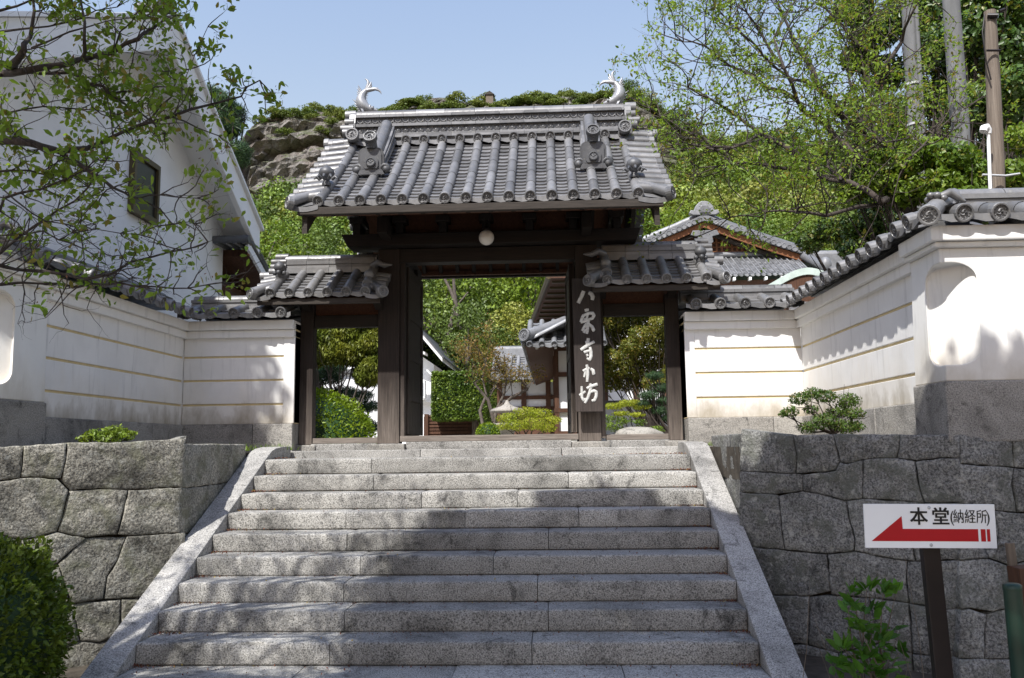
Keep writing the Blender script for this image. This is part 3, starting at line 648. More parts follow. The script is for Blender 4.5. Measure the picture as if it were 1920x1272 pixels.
b = MB(); b.hexa([(GX-1.80, PY-.13, 4.30), (GX+1.92, PY-.13, 4.30), (GX+1.92, PY+.26, 4.30), (GX-1.80, PY+.26, 4.30)], [(GX-1.88, PY-.13, 4.46), (GX+1.98, PY-.13, 4.46), (GX+1.98, PY+.26, 4.46), (GX-1.88, PY+.26, 4.46)])
b.build('main_beam', 'wood_h', gate, .012)
pbox('lintel', 'wood_h', GX-1.14, GX+1.14, PY+.02, PY+.22, 4.10, 4.285)
pbox('sill', 'sillwood', PXS[0]+.145, PXS[1]-.145, PY+.02, PY+.2, 1.785, 1.86)
pbox('sill_stone', 'coping', PXS[0]+.24, PXS[1]-.24, PY-.06, PY+.3, 1.6, 1.783)
# wall boards over the beam and the bracket blocks
for k in range(-3, 4):
    b = MB(); x = GX+k*.56; b.box(x-.05, x+.05, PY-.12, PY+.2, 4.462, 4.60); b.box(x-.09, x+.09, PY-.15, PY+.22, 4.602, 4.68); b.build('bracket', 'wood', gate, .006)
# door leaves, folded inwards
for sgn, px, ang in ((-1, PXS[0]+.2, 5), (1, PXS[1]-.2, -5)):
    a = R(90+(-ang if sgn < 0 else -ang)); hx, hy = px, PY+.2; dx, dy = math.cos(R(90-ang*1)), math.sin(R(90))
    dirv = Vector((math.sin(R(ang))*.35, math.cos(R(ang)), 0)).normalized(); nv = Vector((dirv.y, -dirv.x, 0)); o = Vector((hx+(-.01 if sgn < 0 else .01), hy, 0))
    b = MB()
    def lbox(b, s0, s1, d0, d1, z0, z1):
        c = [o+dirv*s+nv*d for s, d in ((s0, d0), (s1, d0), (s1, d1), (s0, d1))]; b.hexa([p+Vector((0, 0, z0)) for p in c], [p+Vector((0, 0, z1)) for p in c])
    lbox(b, 0, 1.05, -.02, .02, 1.88, 4.08); leaf = b.build('door_leaf', 'pillar', gate)
    b = MB()
    for s0, s1 in ((0, .11), (.94, 1.05)): lbox(b, s0, s1, -.035, .035, 1.88, 4.08)
    for z in (1.88, 2.32, 2.86, 3.4, 3.97): lbox(b, .112, .938, -.032, .032, z, z+.11)
    b.build('frame', 'pillar', leaf, .004)
# roof --------------------------------------------------------------
RY, UE = 11.60, 2.0        # ridge line, eave distance from it
def gprof(u): 
    t = (u-.25)/(UE-.25); return 5.88-(1.30)*(t*1.14-.14*t*t)
def grear(u): return gprof(u)
PIT = .2485; GC = [GX-.02+(-7.5+i)*PIT for i in range(16)]
mg = lambda s, u, z: Vector((s, RY-u, z)); mr = lambda s, u, z: Vector((s, RY+u, z))
b = MB(); tiled_slope(b, mg, (0, -1, 0), (1, 0, 0), GC, gprof, .20, UE, 17, .060, PIT, 5)
tiled_slope(b, mr, (0, 1, 0), (1, 0, 0), GC, gprof, .20, UE, 8, .060, PIT, 3, relief=False)
# upper row under the ridge: short covers with discs
up = lambda u: 6.00-.36*(u-.1)
tiled_slope(b, mg, (0, -1, 0), (1, 0, 0), GC, up, .10, .33, 2, .060, PIT, 1, end_s=(GC[0]-.12, GC[-1]+.12))
# verges: cover tiles lying crosswise, and the corner tiles
xe = [GC[0], GC[-1]]; OUT = 2.235
for sgn, x0 in ((-1, GC[0]), (1, GC[-1])):
    xo = GX+sgn*OUT
    for mp in (mg, mr):
        k = 11
        for i in range(k):
            u = .16+(UE-.14-.16)*i/(k-1); p = mp(x0, u, gprof(u)+.02); q = mp(xo, u, gprof(u)-.015)
            N = Vector((0, (-1 if mp is mg else 1)*.5, .85)).normalized()
            b.tube([p, p.lerp(q, .5), q], [.066, .068, .07], 10); eave_disc(b, q+Vector((sgn*.006, 0, 0)), (sgn, 0, 0), .074, relief=False)
            b.tube([q+Vector((-sgn*.06, 0, .05)), q+Vector((-sgn*.06, 0, .09))], [.012, .006], 5)
        # pan under them and its edge
        rows = []
        for i in range(9):
            u = .10+(UE-.06)*i/8; rows.append([mp(x0, min(u, UE), gprof(min(u, UE))-.02), mp(xo-sgn*.03, min(u, UE), gprof(min(u, UE))-.075)])
        b.grid(rows, False)
        c = mp(xo-sgn*.02, UE+.05, gprof(UE)-.01); e = mp(x0+sgn*.02, UE-.28, gprof(UE-.28)+.03)
        b.tube([e, e.lerp(c, .4), c.lerp(e, .1), c], [.045, .055, .062, .07], 12); d = (c-e).normalized(); eave_disc(b, c+d*.01, Vector((sgn*.75, d.y*.8, .06)), .078)
        n = MB()
        # hanging lip of the corner pan
        L = [mp(x0+(xo-x0)*j/6, UE+.012, gprof(UE)-.03-.03*math.sin(math.pi*j/6)) for j in range(7)]
        b.grid([L, [p+Vector((0, 0, -.06)) for p in L]], False)
roof = b.build('roof', 'tile', gate)
# small lotus-bud ornaments on the verge columns
for sgn, x0 in ((-1, GC[0]), (1, GC[-1])):
    u = UE-.35; p = mg(x0, u, gprof(u)+.07); b = MB()
    b.lathe([(.05, 0), (.055, .03), (.035, .06), (.04, .08), (.085, .12), (.098, .16), (.085, .205), (.045, .235), (.015, .255), (.004, .28)], p, (0, 0, 1), 14)
    for k in range(5):
        th = R(180+36*k+18); q = p+Vector((math.cos(th)*.075, math.sin(th)*.075, .075)); b.tube([q, q+Vector((math.cos(th)*.05, math.sin(th)*.05, .03)), q+Vector((math.cos(th)*.075, math.sin(th)*.075, .0))], [.022, .02, .008], 6)
    b.build('bud_ornament', 'tile_dark', roof)
# ridge
rid = MB(); RL = 1.89
def rbar(z0, z1, hw, step):
    s = -RL
    while s < RL-.01: w = min(step, RL-s); rid.box(GX+s+.002, GX+s+w-.002, RY-hw, RY+hw, z0, z1); s += w
rbar(5.82, 6.03, .13, 5); rbar(6.03, 6.062, .18, .34); rbar(6.064, 6.10, .165, .34); rbar(6.10, 6.205, .105, 5); rbar(6.205, 6.245, .155, .34); rbar(6.245, 6.345, .105, 5); rbar(6.345, 6.385, .15, .34)
s = -RL
while s < RL-.05: hemi(rid, (GX+s+.003, RY, 6.383), (GX+min(s+.42, RL)-.003, RY, 6.383), .105); s += .42
n = 35
for i in range(n):
    x = GX-RL+.06+(2*RL-.12)*i/(n-1)
    for sg in (-1, 1):
        y = RY+sg*.106; rid.lathe([(.043, 0), (.043, .012), (.033, .02), (.030, .012), (.012, .012), (.0105, .02), (.001, .022)], (x, y, 6.153), (0, sg, 0), 12, False)
        if sg < 0:
            for k in range(8):
                th = k*math.pi/4; rid.tube([(x+.014*math.cos(th), y-.014, 6.153+.014*math.sin(th)), (x+.030*math.cos(th), y-.014, 6.153+.030*math.sin(th))], .0045, 4)
    for sg in (-1,):
        y = RY+sg*.108; pts = [(x+.045*math.cos(math.pi*j/8), y-.006, 6.330-.06*math.sin(math.pi*j/8)) for j in range(9)]; rid.tube(pts, .009, 5)
        rid.tube([(x-.03*0+.045, y-.006, 6.26), (x+.045, y-.006, 6.31)], .006, 4)
ridge = rid.build('ridge', 'tile', roof)
for sgn in (-1, 1):           # end stacks
    b = MB(); xo = GX+sgn*RL
    b.prism([(-.22, 5.86), (.22, 5.86), (.24, 6.05), (.17, 6.12), (.17, 6.26), (.12, 6.40), (.06, 6.46), (-.06, 6.46), (-.12, 6.40), (-.17, 6.26), (-.17, 6.12), (-.24, 6.05)], (xo, RY, 0), (0, 1, 0), (0, 0, 1), (sgn, 0, 0), .09)
    for z, y, r, l in ((6.43, 0, .075, .17), (6.28, -.12, .06, .15), (6.28, .12, .06, .15), (6.18, -.16, .05, .2), (6.10, -.2, .062, .16), (6.10, .2, .062, .16)):
        b.tube([(xo+sgn*.02, RY+y, z), (xo+sgn*(l), RY+y, z)], r, 12)
    b.tube([(xo, RY-.12, 5.98), (xo+sgn*.42, RY-.12, 5.97)], .075, 12); eave_disc(b, Vector((xo+sgn*.42, RY-.12, 5.97)), (sgn, 0, 0), .085)
    # the curling toribusuma tile that faces the front at the corner
    b.tube([(xo-sgn*.02, RY-.1, 6.0), (xo-sgn*.02, RY-.3, 5.96), (xo-sgn*.03, RY-.46, 5.98)], [.07, .075, .085], 12); eave_disc(b, Vector((xo-sgn*.03, RY-.47, 5.98)), (0, -1, .05), .092)
    b.build('ridge_end_tile', 'tile', roof, 0)
# descending ridges with demon-face tiles
for sgn in (-1, 1):
    x = GX-.02+sgn*1.40; b = MB(); us = [.28+(1.17-.28)*i/8 for i in range(9)]; lift = [.10+.10*(1-i/8)**1.5 for i in range(9)]
    for hw, l0, l1 in ((.13, .0, .045), (.115, .05, .085), (.125, .09, .12), (.11, .125, .155)):
        for a_, c_ in zip(range(8), range(1, 9)):
            P8 = []
            for q in (a_, c_):
                u = us[q]; z = gprof(u)+.04
                P8.append([(x-hw, RY-u, z+l0+(lift[q]-.1)*l0/.155), (x+hw, RY-u, z+l0+(lift[q]-.1)*l0/.155), (x-hw, RY-u, z+l1+(lift[q]-.1)*l1/.155), (x+hw, RY-u, z+l1+(lift[q]-.1)*l1/.155)])
            p, q_ = P8; b.hexa([p[0], p[1], q_[1], q_[0]], [p[2], p[3], q_[3], q_[2]])
    path = [Vector((x, RY-u, gprof(u)+.04+.155+lf-.1+.02)) for u, lf in zip(us, lift)]; b.tube(path, .078, 12)
    dr = b.build('descending_ridge', 'tile', roof)
    b = MB(); u = 1.20; c = Vector((x, RY-u, gprof(u)+.03)); tl_ = Vector((0, -.94, .1)).normalized(); uz = Vector((0, -.12, 1)).normalized(); ux = Vector((1, 0, 0))
    plate = [(-.10, 0), (.10, 0), (.15, .03), (.165, .10), (.165, .24), (.14, .29), (.10, .315), (-.10, .315), (-.14, .29), (-.165, .24), (-.165, .10), (-.15, .03)]
    b.prism(plate, c, ux, uz, tl_, .06)
    b.prism([(q*.82, .03+r_*.84) for q, r_ in plate], c+tl_*.06, ux, uz, tl_, .015)
    b.prism([(-.075, .04), (.075, .04), (.095, .07), (.095, .15), (.06, .19), (-.06, .19), (-.095, .15), (-.095, .07)], c+tl_*.075, ux, uz, tl_, .018)
    b.lathe([(.062, 0), (.062, .012), (.05, .02), (.047, .008), (.02, .008), (.001, .014)], c+tl_*.093+uz*.115, tl_, 14, False)
    for k in range(6):
        th = k*math.pi/3+.5; p = c+tl_*.10+uz*.115; b.tube([p+(ux*math.cos(th)+uz*math.sin(th))*.015, p+(ux*math.cos(th)+uz*math.sin(th))*.042], .006, 5)
    for sg in (-1, 1):        # curled scrolls at the feet
        p = c+ux*sg*.185+uz*.045+tl_*.045; pts = [p+(ux*math.cos(th)*sg+uz*math.sin(th))*rr_ for th, rr_ in [(4.2-.55*j, .085-.0065*j) for j in range(12)]]
        b.tube(pts, [.036-.0014*j for j in range(12)], 7); b.ball(p, (.05, .045, .05), 10, 6)
    b.prism([(-.17, -.03), (.17, -.03), (.14, .03), (-.14, .03)], c+tl_*.05, ux, uz, tl_, .03)
    b.tube([c+uz*.33-tl_*.10, c+uz*.38+tl_*.02, c+uz*.43+tl_*.10], [.066, .072, .082], 12); eave_disc(b, c+uz*.435+tl_*.11, Vector((0, -.93, .38)), .088)
    b.tube([c+uz*.40+tl_*.07, c+uz*.30+tl_*.075], [.075, .05], 10)
    b.build('demon_face_tile', 'tile_dark', dr)
# fish ornaments
def fish(sgn):
    b = MB(); k = .00060; o = Vector((GX+sgn*1.82, RY, 6.475))
    P = lambda x, y, w=0.: o+Vector((-sgn*(x-520)*k, w, (1100-y)*k))
    def fin(pts, rads, w=0.):
        b.tube([P(a, c, w) for a, c in pts], [r*k*1.15 for r in rads], 8, True, True, None)
    n0 = len(b.v)
    fin([(870, 1055), (780, 1040), (700, 1020), (620, 990), (540, 940), (490, 870), (470, 800), (480, 720), (510, 650), (550, 590), (590, 545), (610, 510)], [26, 55, 72, 95, 118, 122, 115, 100, 82, 62, 46, 34])
    fin([(590, 560), (625, 470), (645, 390), (640, 320), (600, 270), (560, 250)], [48, 44, 36, 27, 16, 5]); fin([(605, 540), (670, 460), (700, 390), (715, 330)], [46, 38, 26, 5])
    fin([(610, 540), (700, 470), (735, 410)], [42, 30, 6]); fin([(600, 550), (720, 530), (820, 520), (900, 550), (945, 600), (962, 650)], [50, 42, 32, 25, 15, 5]); fin([(620, 545), (740, 500), (890, 488)], [40, 26, 5])
    for tip in ((400, 410), (380, 480), (370, 560), (365, 620)): fin([(520, 690), ((520+tip[0])/2, (680+tip[1])/2), tip], [30, 26, 5])
    for tip in ((270, 755), (305, 850), (335, 930), (365, 1000), (390, 1050)): fin([(600, 1020), ((600+tip[0])/2, (1010+tip[1])/2+12), tip], [38, 32, 5])
    for i in range(9):
        t = i/8; x = 640+40*math.sin(t*3.14)*-1+t*20; fin([(x-60, 640+i*40), (x+(20 if i else 10), 625+i*40)], [16, 4])
    for w in (-1, 1):
        fin([(690, 1000), (700, 950), (730, 930)], [22, 18, 4], w*.035); b.ball(P(760, 1010, w*.032), 40*k, 8, 5)
    fin([(740, 1080), (830, 1090), (930, 1085)], [30, 26, 12]); fin([(640, 985), (690, 950), (740, 965), (790, 940)], [26, 24, 16, 5]); fin([(560, 1080), (520, 1100)], [90, 110])
    for tz in (690, 740, 790, 840, 890, 930):
        for w in (-1, 1): fin([(455, tz), (520, tz+18)], [16, 12], w*.05)
    return b.build('fish_ornament', 'silver_tile', roof)
MT['silver_tile'] = m_tile('silvery_tile', (.30, .305, .315), .36)
fish(-1); fish(1)
# wooden underside -----------------------------------------------------
b = MB()
for mp, ue in ((mg, UE), (mr, UE)):
    rows = [[mp(GX-2.10, .0+ue*i/6, gprof(max(.2, ue*i/6))-.135), mp(GX+2.10, ue*i/6, gprof(max(.2, ue*i/6))-.135)] for i in range(7)]
    b.grid(rows, False); rows2 = [[p+Vector((0, 0, .04)) for p in r_] for r_ in rows]; b.grid(rows2, False)
    for i in range(16):
        x = GX-2.0+i*4.0/15; ru = MB()
        for j in range(6):
            u0_, u1_ = ue*j/6, ue*(j+1)/6-(.10 if j == 5 else 0); ru.beam(mp(x, u0_, gprof(max(.2, u0_))-.175), mp(x, u1_, gprof(max(.2, u1_))-.175), .055, .075)
        ru.build('rafter', 'wood', gate)
sy = [(-1, mg), (1, mr)]
b.build('eave_boards', 'redwood', gate)
for sg, mp in sy:
    p = mp(GX, UE-.03, gprof(UE)); f = MB(); f.box(GX-2.13, GX+2.13, p.y-.035, p.y+.035, p.z-.15, p.z-.062); f.build('fascia', 'eavewood', gate, .006)
    f = MB(); q = mp(GX, UE-.16, gprof(UE-.12)); f.box(GX-2.05, GX+2.05, q.y-.03, q.y+.03, q.z-.205, q.z-.14); f.build('under_fascia', 'redwood', gate, .004)
    q = mp(GX, 1.25, gprof(1.25)); f = MB(); f.box(GX-1.9, GX+1.9, q.y-.06, q.y+.06, q.z-.36, q.z-.215); f.build('purlin', 'wood_h', gate, .006)
for sgn in (-1, 1):
    for mp in (mg, mr):
        f = MB(); xo = GX+sgn*2.03; pts = []
        us = [0, .4, .8, 1.2, 1.6, UE-.06]
        topl = [mp(xo, u, gprof(max(.2, u))-.15) for u in us]; low = [p+Vector((0, 0, -(.20+.05*i/5)+(.03 if i == 4 else 0))) for i, p in enumerate(topl)]
        for i in range(5):
            e = Vector((sgn*.06, 0, 0)); f.hexa([low[i], low[i+1], low[i+1]+e, low[i]+e], [topl[i], topl[i+1], topl[i+1]+e, topl[i]+e])
        f.build('barge_board', 'eavewood', gate)
    f = MB(); f.prism([(-1.25, 4.45), (1.25, 4.45), (.3, 5.55), (-.3, 5.55)], (GX+sgn*1.30, RY, 0), (0, 1, 0), (0, 0, 1), (1, 0, 0), .05); f.build('gable_board', 'wood', gate)
f = MB(); f.box(GX-1.28, GX+1.28, PY+.06, PY+.1, 4.45, 5.0); f.build('wall_board', 'redwood', gate)

# globe lamp under the beam
lamp = thing('globe_lamp', 'white glass globe lamp hanging under the front of the gate beam', 'lamp', (-.79, 10.5, 4.33))
b = MB(); b.ball((-.79, 10.5, 4.33), .098, 24, 14); b.build('globe', 'globe', lamp)
b = MB(); b.lathe([(.05, 0), (.055, .02), (.05, .035), (.02, .04), (.02, .22)], (-.79, 10.5, 4.415), (0, 0, 1), 14); b.box(-.85, -.73, 10.46, 10.56, 4.56, 4.95); b.build('mount', 'wood', lamp)

# name board -------------------------------------------------------------
nb = thing('name_board', 'long dark wooden board with five brushed white characters on the right pillar', 'sign board', (.456, 10.62, 2.12))
BY = 10.62; BL = Vector((.282, BY, 2.125)); 
b = MB(); b.hexa([(.290, BY, 2.125), (.630, BY, 2.125), (.630, BY+.045, 2.125), (.290, BY+.045, 2.125)], [(.276, BY-.03, 3.80), (.627, BY-.03, 3.80), (.627, BY+.015, 3.80), (.276, BY+.015, 3.80)])
b.build('panel', 'board', nb, .006)
pn = Vector((0, -1.675, -.03)).normalized(); pp = Vector((.46, BY, 2.125)); strokes = [
 [(168, 128, 15), (160, 150, 16), (140, 195, 15), (118, 238, 15)], [(212, 142, 13), (240, 152, 18), (252, 180, 17), (245, 210, 13)],
 [(178, 308, 11), (200, 300, 12), (214, 298, 9)], [(168, 345, 11), (155, 375, 13), (140, 412, 10)], [(168, 352, 11), (210, 332, 12), (250, 330, 13), (262, 352, 13), (248, 380, 11), (210, 388, 10), (172, 386, 9)], [(205, 340, 9), (195, 385, 10), (170, 395, 8)],
 [(140, 415, 11), (185, 402, 11), (225, 392, 9)], [(210, 395, 12), (205, 440, 14), (200, 490, 14), (196, 520, 10)], [(195, 425, 11), (170, 460, 11), (152, 492, 8)], [(188, 480, 11), (168, 510, 10)], [(215, 430, 10), (245, 455, 13), (258, 485, 15), (245, 492, 9)],
 [(212, 560, 13), (206, 590, 14), (200, 625, 12)], [(182, 598, 11), (215, 596, 10)], [(142, 668, 12), (180, 642, 14), (225, 612, 13), (266, 592, 11)], [(170, 690, 12), (200, 680, 11), (235, 672, 9)], [(226, 640, 10), (234, 680, 14), (236, 725, 14), (225, 760, 12), (196, 742, 7)], [(196, 705, 9), (205, 725, 10)],
 [(196, 802, 10), (204, 840, 13), (206, 890, 13), (200, 960, 10)], [(162, 862, 11), (190, 846, 11), (222, 832, 9)], [(186, 862, 10), (178, 895, 9), (172, 918, 7)], [(230, 838, 10), (255, 858, 14), (262, 885, 13), (248, 892, 8)],
 [(150, 1000, 9), (152, 1050, 11), (152, 1100, 11), (165, 1132, 10), (188, 1112, 8)], [(130, 1085, 11), (155, 1068, 11), (185, 1048, 8)], [(226, 975, 10), (236, 1000, 12)], [(196, 1020, 10), (235, 1002, 12), (295, 982, 13)], [(236, 1012, 11), (222, 1060, 12), (205, 1110, 11), (180, 1155, 10)], [(225, 1055, 11), (262, 1042, 12), (285, 1052, 12), (284, 1090, 13), (268, 1128, 12), (242, 1134, 9)]]
b = MB()
for stx in strokes:
    pts = []
    for (x0, y0, w0), (x1, y1, w1) in zip(stx[:-1], stx[1:]):
        for j in range(4): t = j/4; pts.append((x0+(x1-x0)*t, y0+(y1-y0)*t, w0+(w1-w0)*t))
    pts.append(stx[-1]); row = []
    path = [on_plane(1060+x*.2045, 520+y*.2045, pp, pn)+pn*.003 for x, y, w in pts]
    b.tube(path, [w*.2045*.0069*1.15 for _, _, w in pts], 8, True, True)
for i, v in enumerate(b.v):     # press the raised brush strokes flat against the board
    p = Vector(v); d = (p-pp).dot(pn); b.v[i] = tuple(p-pn*(d-.0-max(-.004, min(.010, d*.5))))
b.build('lettering', 'letter', nb)

# ------------------------------------------------------------------ side gates
def side_gate(label, xa, xb, xp, xi, sgn, zoff):
    """roof from xa to xb; xp outer post centre; xi inner side at the main pillar"""
    g = thing('side_gate', label, 'gate', ((xa+xb)/2, PY, 1.69))
    b = MB(); b.box(xp-.085, xp+.085, PY, PY+.17, 1.762, 3.62); b.build('post', 'pillar', g, .008)
    b = MB(); b.box(xp-.15, xp+.15, PY-.08, PY+.26, 1.55, 1.76); b.build('post_pad', 'base', g, .015)
    lo, hi = (xp+.09, xi) if sgn < 0 else (xi, xp-.09)
    z = zoff
    b = MB(); b.box(lo, hi, PY+.03, PY+.15, 3.29+z, 3.45+z); b.build('lintel', 'wood_h', g, .006)
    b = MB(); b.box(lo, hi, PY+.08, PY+.11, 3.452+z, 3.62+z); b.build('transom_board', 'redwood', g)
    b = MB(); b.box(lo, hi, PY+.02, PY+.15, 1.775, 1.845); b.build('sill', 'sillwood', g, .006)
    b = MB(); b.box(lo, hi, PY-.05, PY+.22, 1.55, 1.772); b.build('sill_stone', 'coping', g, .01)
    b = MB(); b.box(xa+.25, xb-.15, PY-.03, PY+.17, 3.625+z, 3.74+z); b.build('beam', 'wood_h', g, .008)
    for x in (xp, xi+sgn*-.02):
        b = MB(); b.prism([(0, 0), (-.34, .12), (-.34, .2), (0, .2)], (x-.05, PY-.001, 3.50+z), (0, 1, 0), (0, 0, 1), (1, 0, 0), .1); b.build('bracket', 'wood', g, .006)
    ry, ue = 10.98, .68
    prof = lambda u: 4.06+z-.56*u-.06*u*u
    m1 = lambda s, u, zz: Vector((s, ry-u, zz)); m2 = lambda s, u, zz: Vector((s, ry+u, zz))
    n = 6; c0, c1 = xa+.23, xb-.22; cols = [c0+(c1-c0)*i/(n-1) for i in range(n)]
    b = MB(); tiled_slope(b, m1, (0, -1, 0), (1, 0, 0), cols, prof, .06, ue, 7, .058, .21, 2); tiled_slope(b, m2, (0, 1, 0), (1, 0, 0), cols, prof, .06, ue, 4, .058, .21, 2, relief=False)
    for sg, xx, xo in ((-1, c0, xa), (1, c1, xb)):
        for mp in (m1, m2):
            for i in range(5):
                u = .10+(ue-.2)*i/4; p = mp(xx, u, prof(u)+.015); q = mp(xo, u, prof(u)-.02); b.tube([p, q], [.052, .056], 10)
            b.grid([[mp(xx, u, prof(u)-.02), mp(xo, u, prof(u)-.06)] for u in (.05, .3, .5, ue)], False)
            c = mp(xo-sg*.0, ue+.04, prof(ue)); e = mp(xx+sg*.02, ue-.2, prof(ue-.2)+.03); b.tube([e, e.lerp(c, .5), c], [.042, .054, .068], 12); d = (c-e).normalized()
            eave_disc(b, c+d*.01, Vector((d.x*.8, d.y*.8, .05)), .075)
            L = [mp(xx+(xo-xx)*j/5, ue+.01, prof(ue)-.02-.02*math.sin(math.pi*j/5)) for j in range(6)]; b.grid([L, [p+Vector((0, 0, -.05)) for p in L]], False)
    rf = b.build('roof', 'tile', g)
    b = MB()
    for d, z0, z1 in ((.13, 4.02, 4.09), (.11, 4.093, 4.135), (.12, 4.138, 4.18), (.11, 4.183, 4.215)):
        s = c0-.02
        while s < c1+.01: w = min(.30, c1+.02-s); b.box(s+.002, s+w-.002, ry-d, ry+d, z0+z, z1+z); s += w
    s = c0-.02
    while s < c1: hemi(b, (s+.002, ry, 4.212+z), (min(s+.3, c1+.02)-.002, ry, 4.212+z), .07); s += .3
    xo = c0-.02 if sgn < 0 else c1+.02
    for zz, y, r, l in ((4.26, 0, .052, .14), (4.18, -.09, .042, .17), (4.18, .09, .042, .17), (4.11, -.11, .045, .17), (4.04, -.14, .05, .18)): b.tube([(xo-sgn*-.03*-1, ry+y, zz+z), (xo+sgn*l, ry+y, zz+z)], r, 10)
    b.tube([(xo, ry-.12, 3.99+z), (xo+sgn*.30, ry-.12, 3.985+z)], .06, 12)
    b.build('ridge', 'tile', rf)
    b = MB(); p = m1(cols[0] if sgn < 0 else cols[-1], .33, prof(.33)+.05)      # beast-like ornament on the outer verge column
    b.lathe([(.05, 0), (.06, .03), (.035, .07), (.07, .11), (.078, .145), (.06, .18), (.02, .205), (.004, .225)], p, (0, -.2, 1), 12)
    for k in range(4): b.ball(p+Vector((.06*math.cos(k*1.6), -.03+.05*math.sin(k*1.6), .06)), .032, 7, 5)
    b.build('bud_ornament', 'tile_dark', rf)
    b = MB(); x = cols[-1] if sgn < 0 else cols[0]; pts = [m1(x+sgn*0, .10+.12*i, prof(.10+.12*i)+.10-.012*i) for i in range(5)]
    b.tube(pts, [.05, .06, .062, .06, .065], 10); eave_disc(b, pts[-1], (0, -.9, .2), .07)
    tip = pts[1]+Vector((0, -.02, .05)); b.tube([tip, tip+Vector((-sgn*.08, -.06, .03)), tip+Vector((-sgn*.17, -.10, -.02)), tip+Vector((-sgn*.27, -.13, -.02))], [.05, .045, .035, .008], 8)
    b.ball(pts[3]+Vector((0, -.03, .05)), (.07, .05, .06), 9, 6)
    b.build('descending_ridge', 'tile', rf)
    f = MB(); yq = ry-ue+.05; f.box(xa+.05, xb-.05, yq-.02, yq+.03, prof(ue)-.135, prof(ue)-.065); f.build('fascia', 'eavewood', g, .004)
    f = MB(); f.grid([[m1(xa+.05, u, prof(u)-.10), m1(xb-.05, u, prof(u)-.10)] for u in (0, .3, ue-.04)], False); f.grid([[m2(xa+.05, u, prof(u)-.10), m2(xb-.05, u, prof(u)-.10)] for u in (0, .3, ue-.04)], False); f.build('eave_boards', 'redwood', g)
    f = MB(); f.box(xa+.1, xb-.1, ry-.46, ry-.36, 3.60+z, 3.70+z); f.build('purlin', 'wood_h', g, .006)
    return g
side_gate('small tiled side gate on the left with a clipped green bush in its opening', -3.70, -2.06, -3.15, PXS[0]-.142, -1, -.02)
side_gate('small tiled side gate on the right with a garden rock seen in its opening', .47, 2.12, 1.54, PXS[1]+.205, 1, .06)
# ------------------------------------------------------------------ foliage helpers
def rngs(k): return np.random.default_rng(k)
def grow(start, d, L, r, depth, rg, tubes, tips, kids=(2, 3), spread=.75, shrink=.68, lift=.1, wig=.18, seg=4):
    P = [Vector(start)]; d = Vector(d).normalized(); n = seg
    for i in range(n):
        d = (d+Vector((rg.gauss(0, wig), rg.gauss(0, wig), rg.gauss(0, wig)+lift*.3))).normalized(); P.append(P[-1]+d*(L/n))
    tubes.append((P, [r*(1-.45*i/n) for i in range(n+1)]))
    if depth == 0:
        tips.extend(P[1:]); return
    if depth == 1: tips.extend(P[2:])
    for k in range(rg.randint(*kids)):
        t = rg.uniform(.35, 1) if k else 1; i = min(n, max(1, int(round(t*n)))); e = Vector((rg.gauss(0, 1), rg.gauss(0, 1), rg.gauss(0, 1)+lift)); e = (e-d*e.dot(d)).normalized()
        grow(P[i], d*(1-spread*.5)+e*spread, L*shrink*rg.uniform(.75, 1.2), r*(1-.45*t)*.66, depth-1, rg, tubes, tips, kids, spread, shrink, lift, wig, seg)
def tubes_mb(tubes, n=6):
    b = MB()
    for P, rr_ in tubes: b.tube(P, rr_, n if rr_[0] > .02 else 4, True, True)
    return b
def tree_data(seed, h, cr, trunk_r, nclump, per, leaf, mat, base=.35, flat=.8, shape=1.0, clump_r=.33):
    """mesh data of one tree around the origin: (trunk mesh, crown mesh)"""
    rg = random.Random(seed); ng = rngs(seed); b = MB(); cz = h*(base+(1-base)*.5); rz = h*(1-base)*.5
    top = Vector((rg.gauss(0, .05*h), rg.gauss(0, .05*h), h*.86)); P = [Vector((0, 0, -.6)), Vector((rg.gauss(0, .02*h), rg.gauss(0, .02*h), h*.3)), Vector((rg.gauss(0, .04*h), rg.gauss(0, .04*h), h*.6)), top]
    b.tube(P, [trunk_r*1.2, trunk_r, trunk_r*.6, trunk_r*.12], 7)
    cs = []; rs = []
    for i in range(nclump):
        v = ng.normal(size=3); v /= np.linalg.norm(v); q = ng.uniform(.45, 1.0)**.6; v = v*q; v[2] = v[2]*shape
        c = np.array([v[0]*cr, v[1]*cr, cz+v[2]*rz]); w = 1-.30*max(0, (c[2]-cz)/rz); c[0] *= w; c[1] *= w; c += ng.normal(0, .05*cr, 3); cs.append(c); rs.append(cr*clump_r*ng.uniform(.7, 1.25))
        if i % 4 == 0:
            s0 = P[1].lerp(P[2], rg.uniform(0, 1)); e = Vector(c); b.tube([s0, s0.lerp(e, .5)+Vector((0, 0, -.04*h)), e], [trunk_r*.4, trunk_r*.25, trunk_r*.06], 5)
    C, D = clump_points(cs, rs, per, ng, .62, flat, True); return b.mesh('trunk', 'bark'), leaf_mesh('crown', C, leaf, mat, ng, simple=True, slim=.62, out=D)
def place_tree(name, label, cat, data, loc, s=1., rz=0., group=None, sz=1., parts=('trunk', 'crown')):
    t = thing(name, label, cat, loc, group); t.scale = (s, s, s*sz); t.rotation_euler = (0, 0, rz)
    for me, nm in zip(data, parts): link(me, nm, t)
    return t

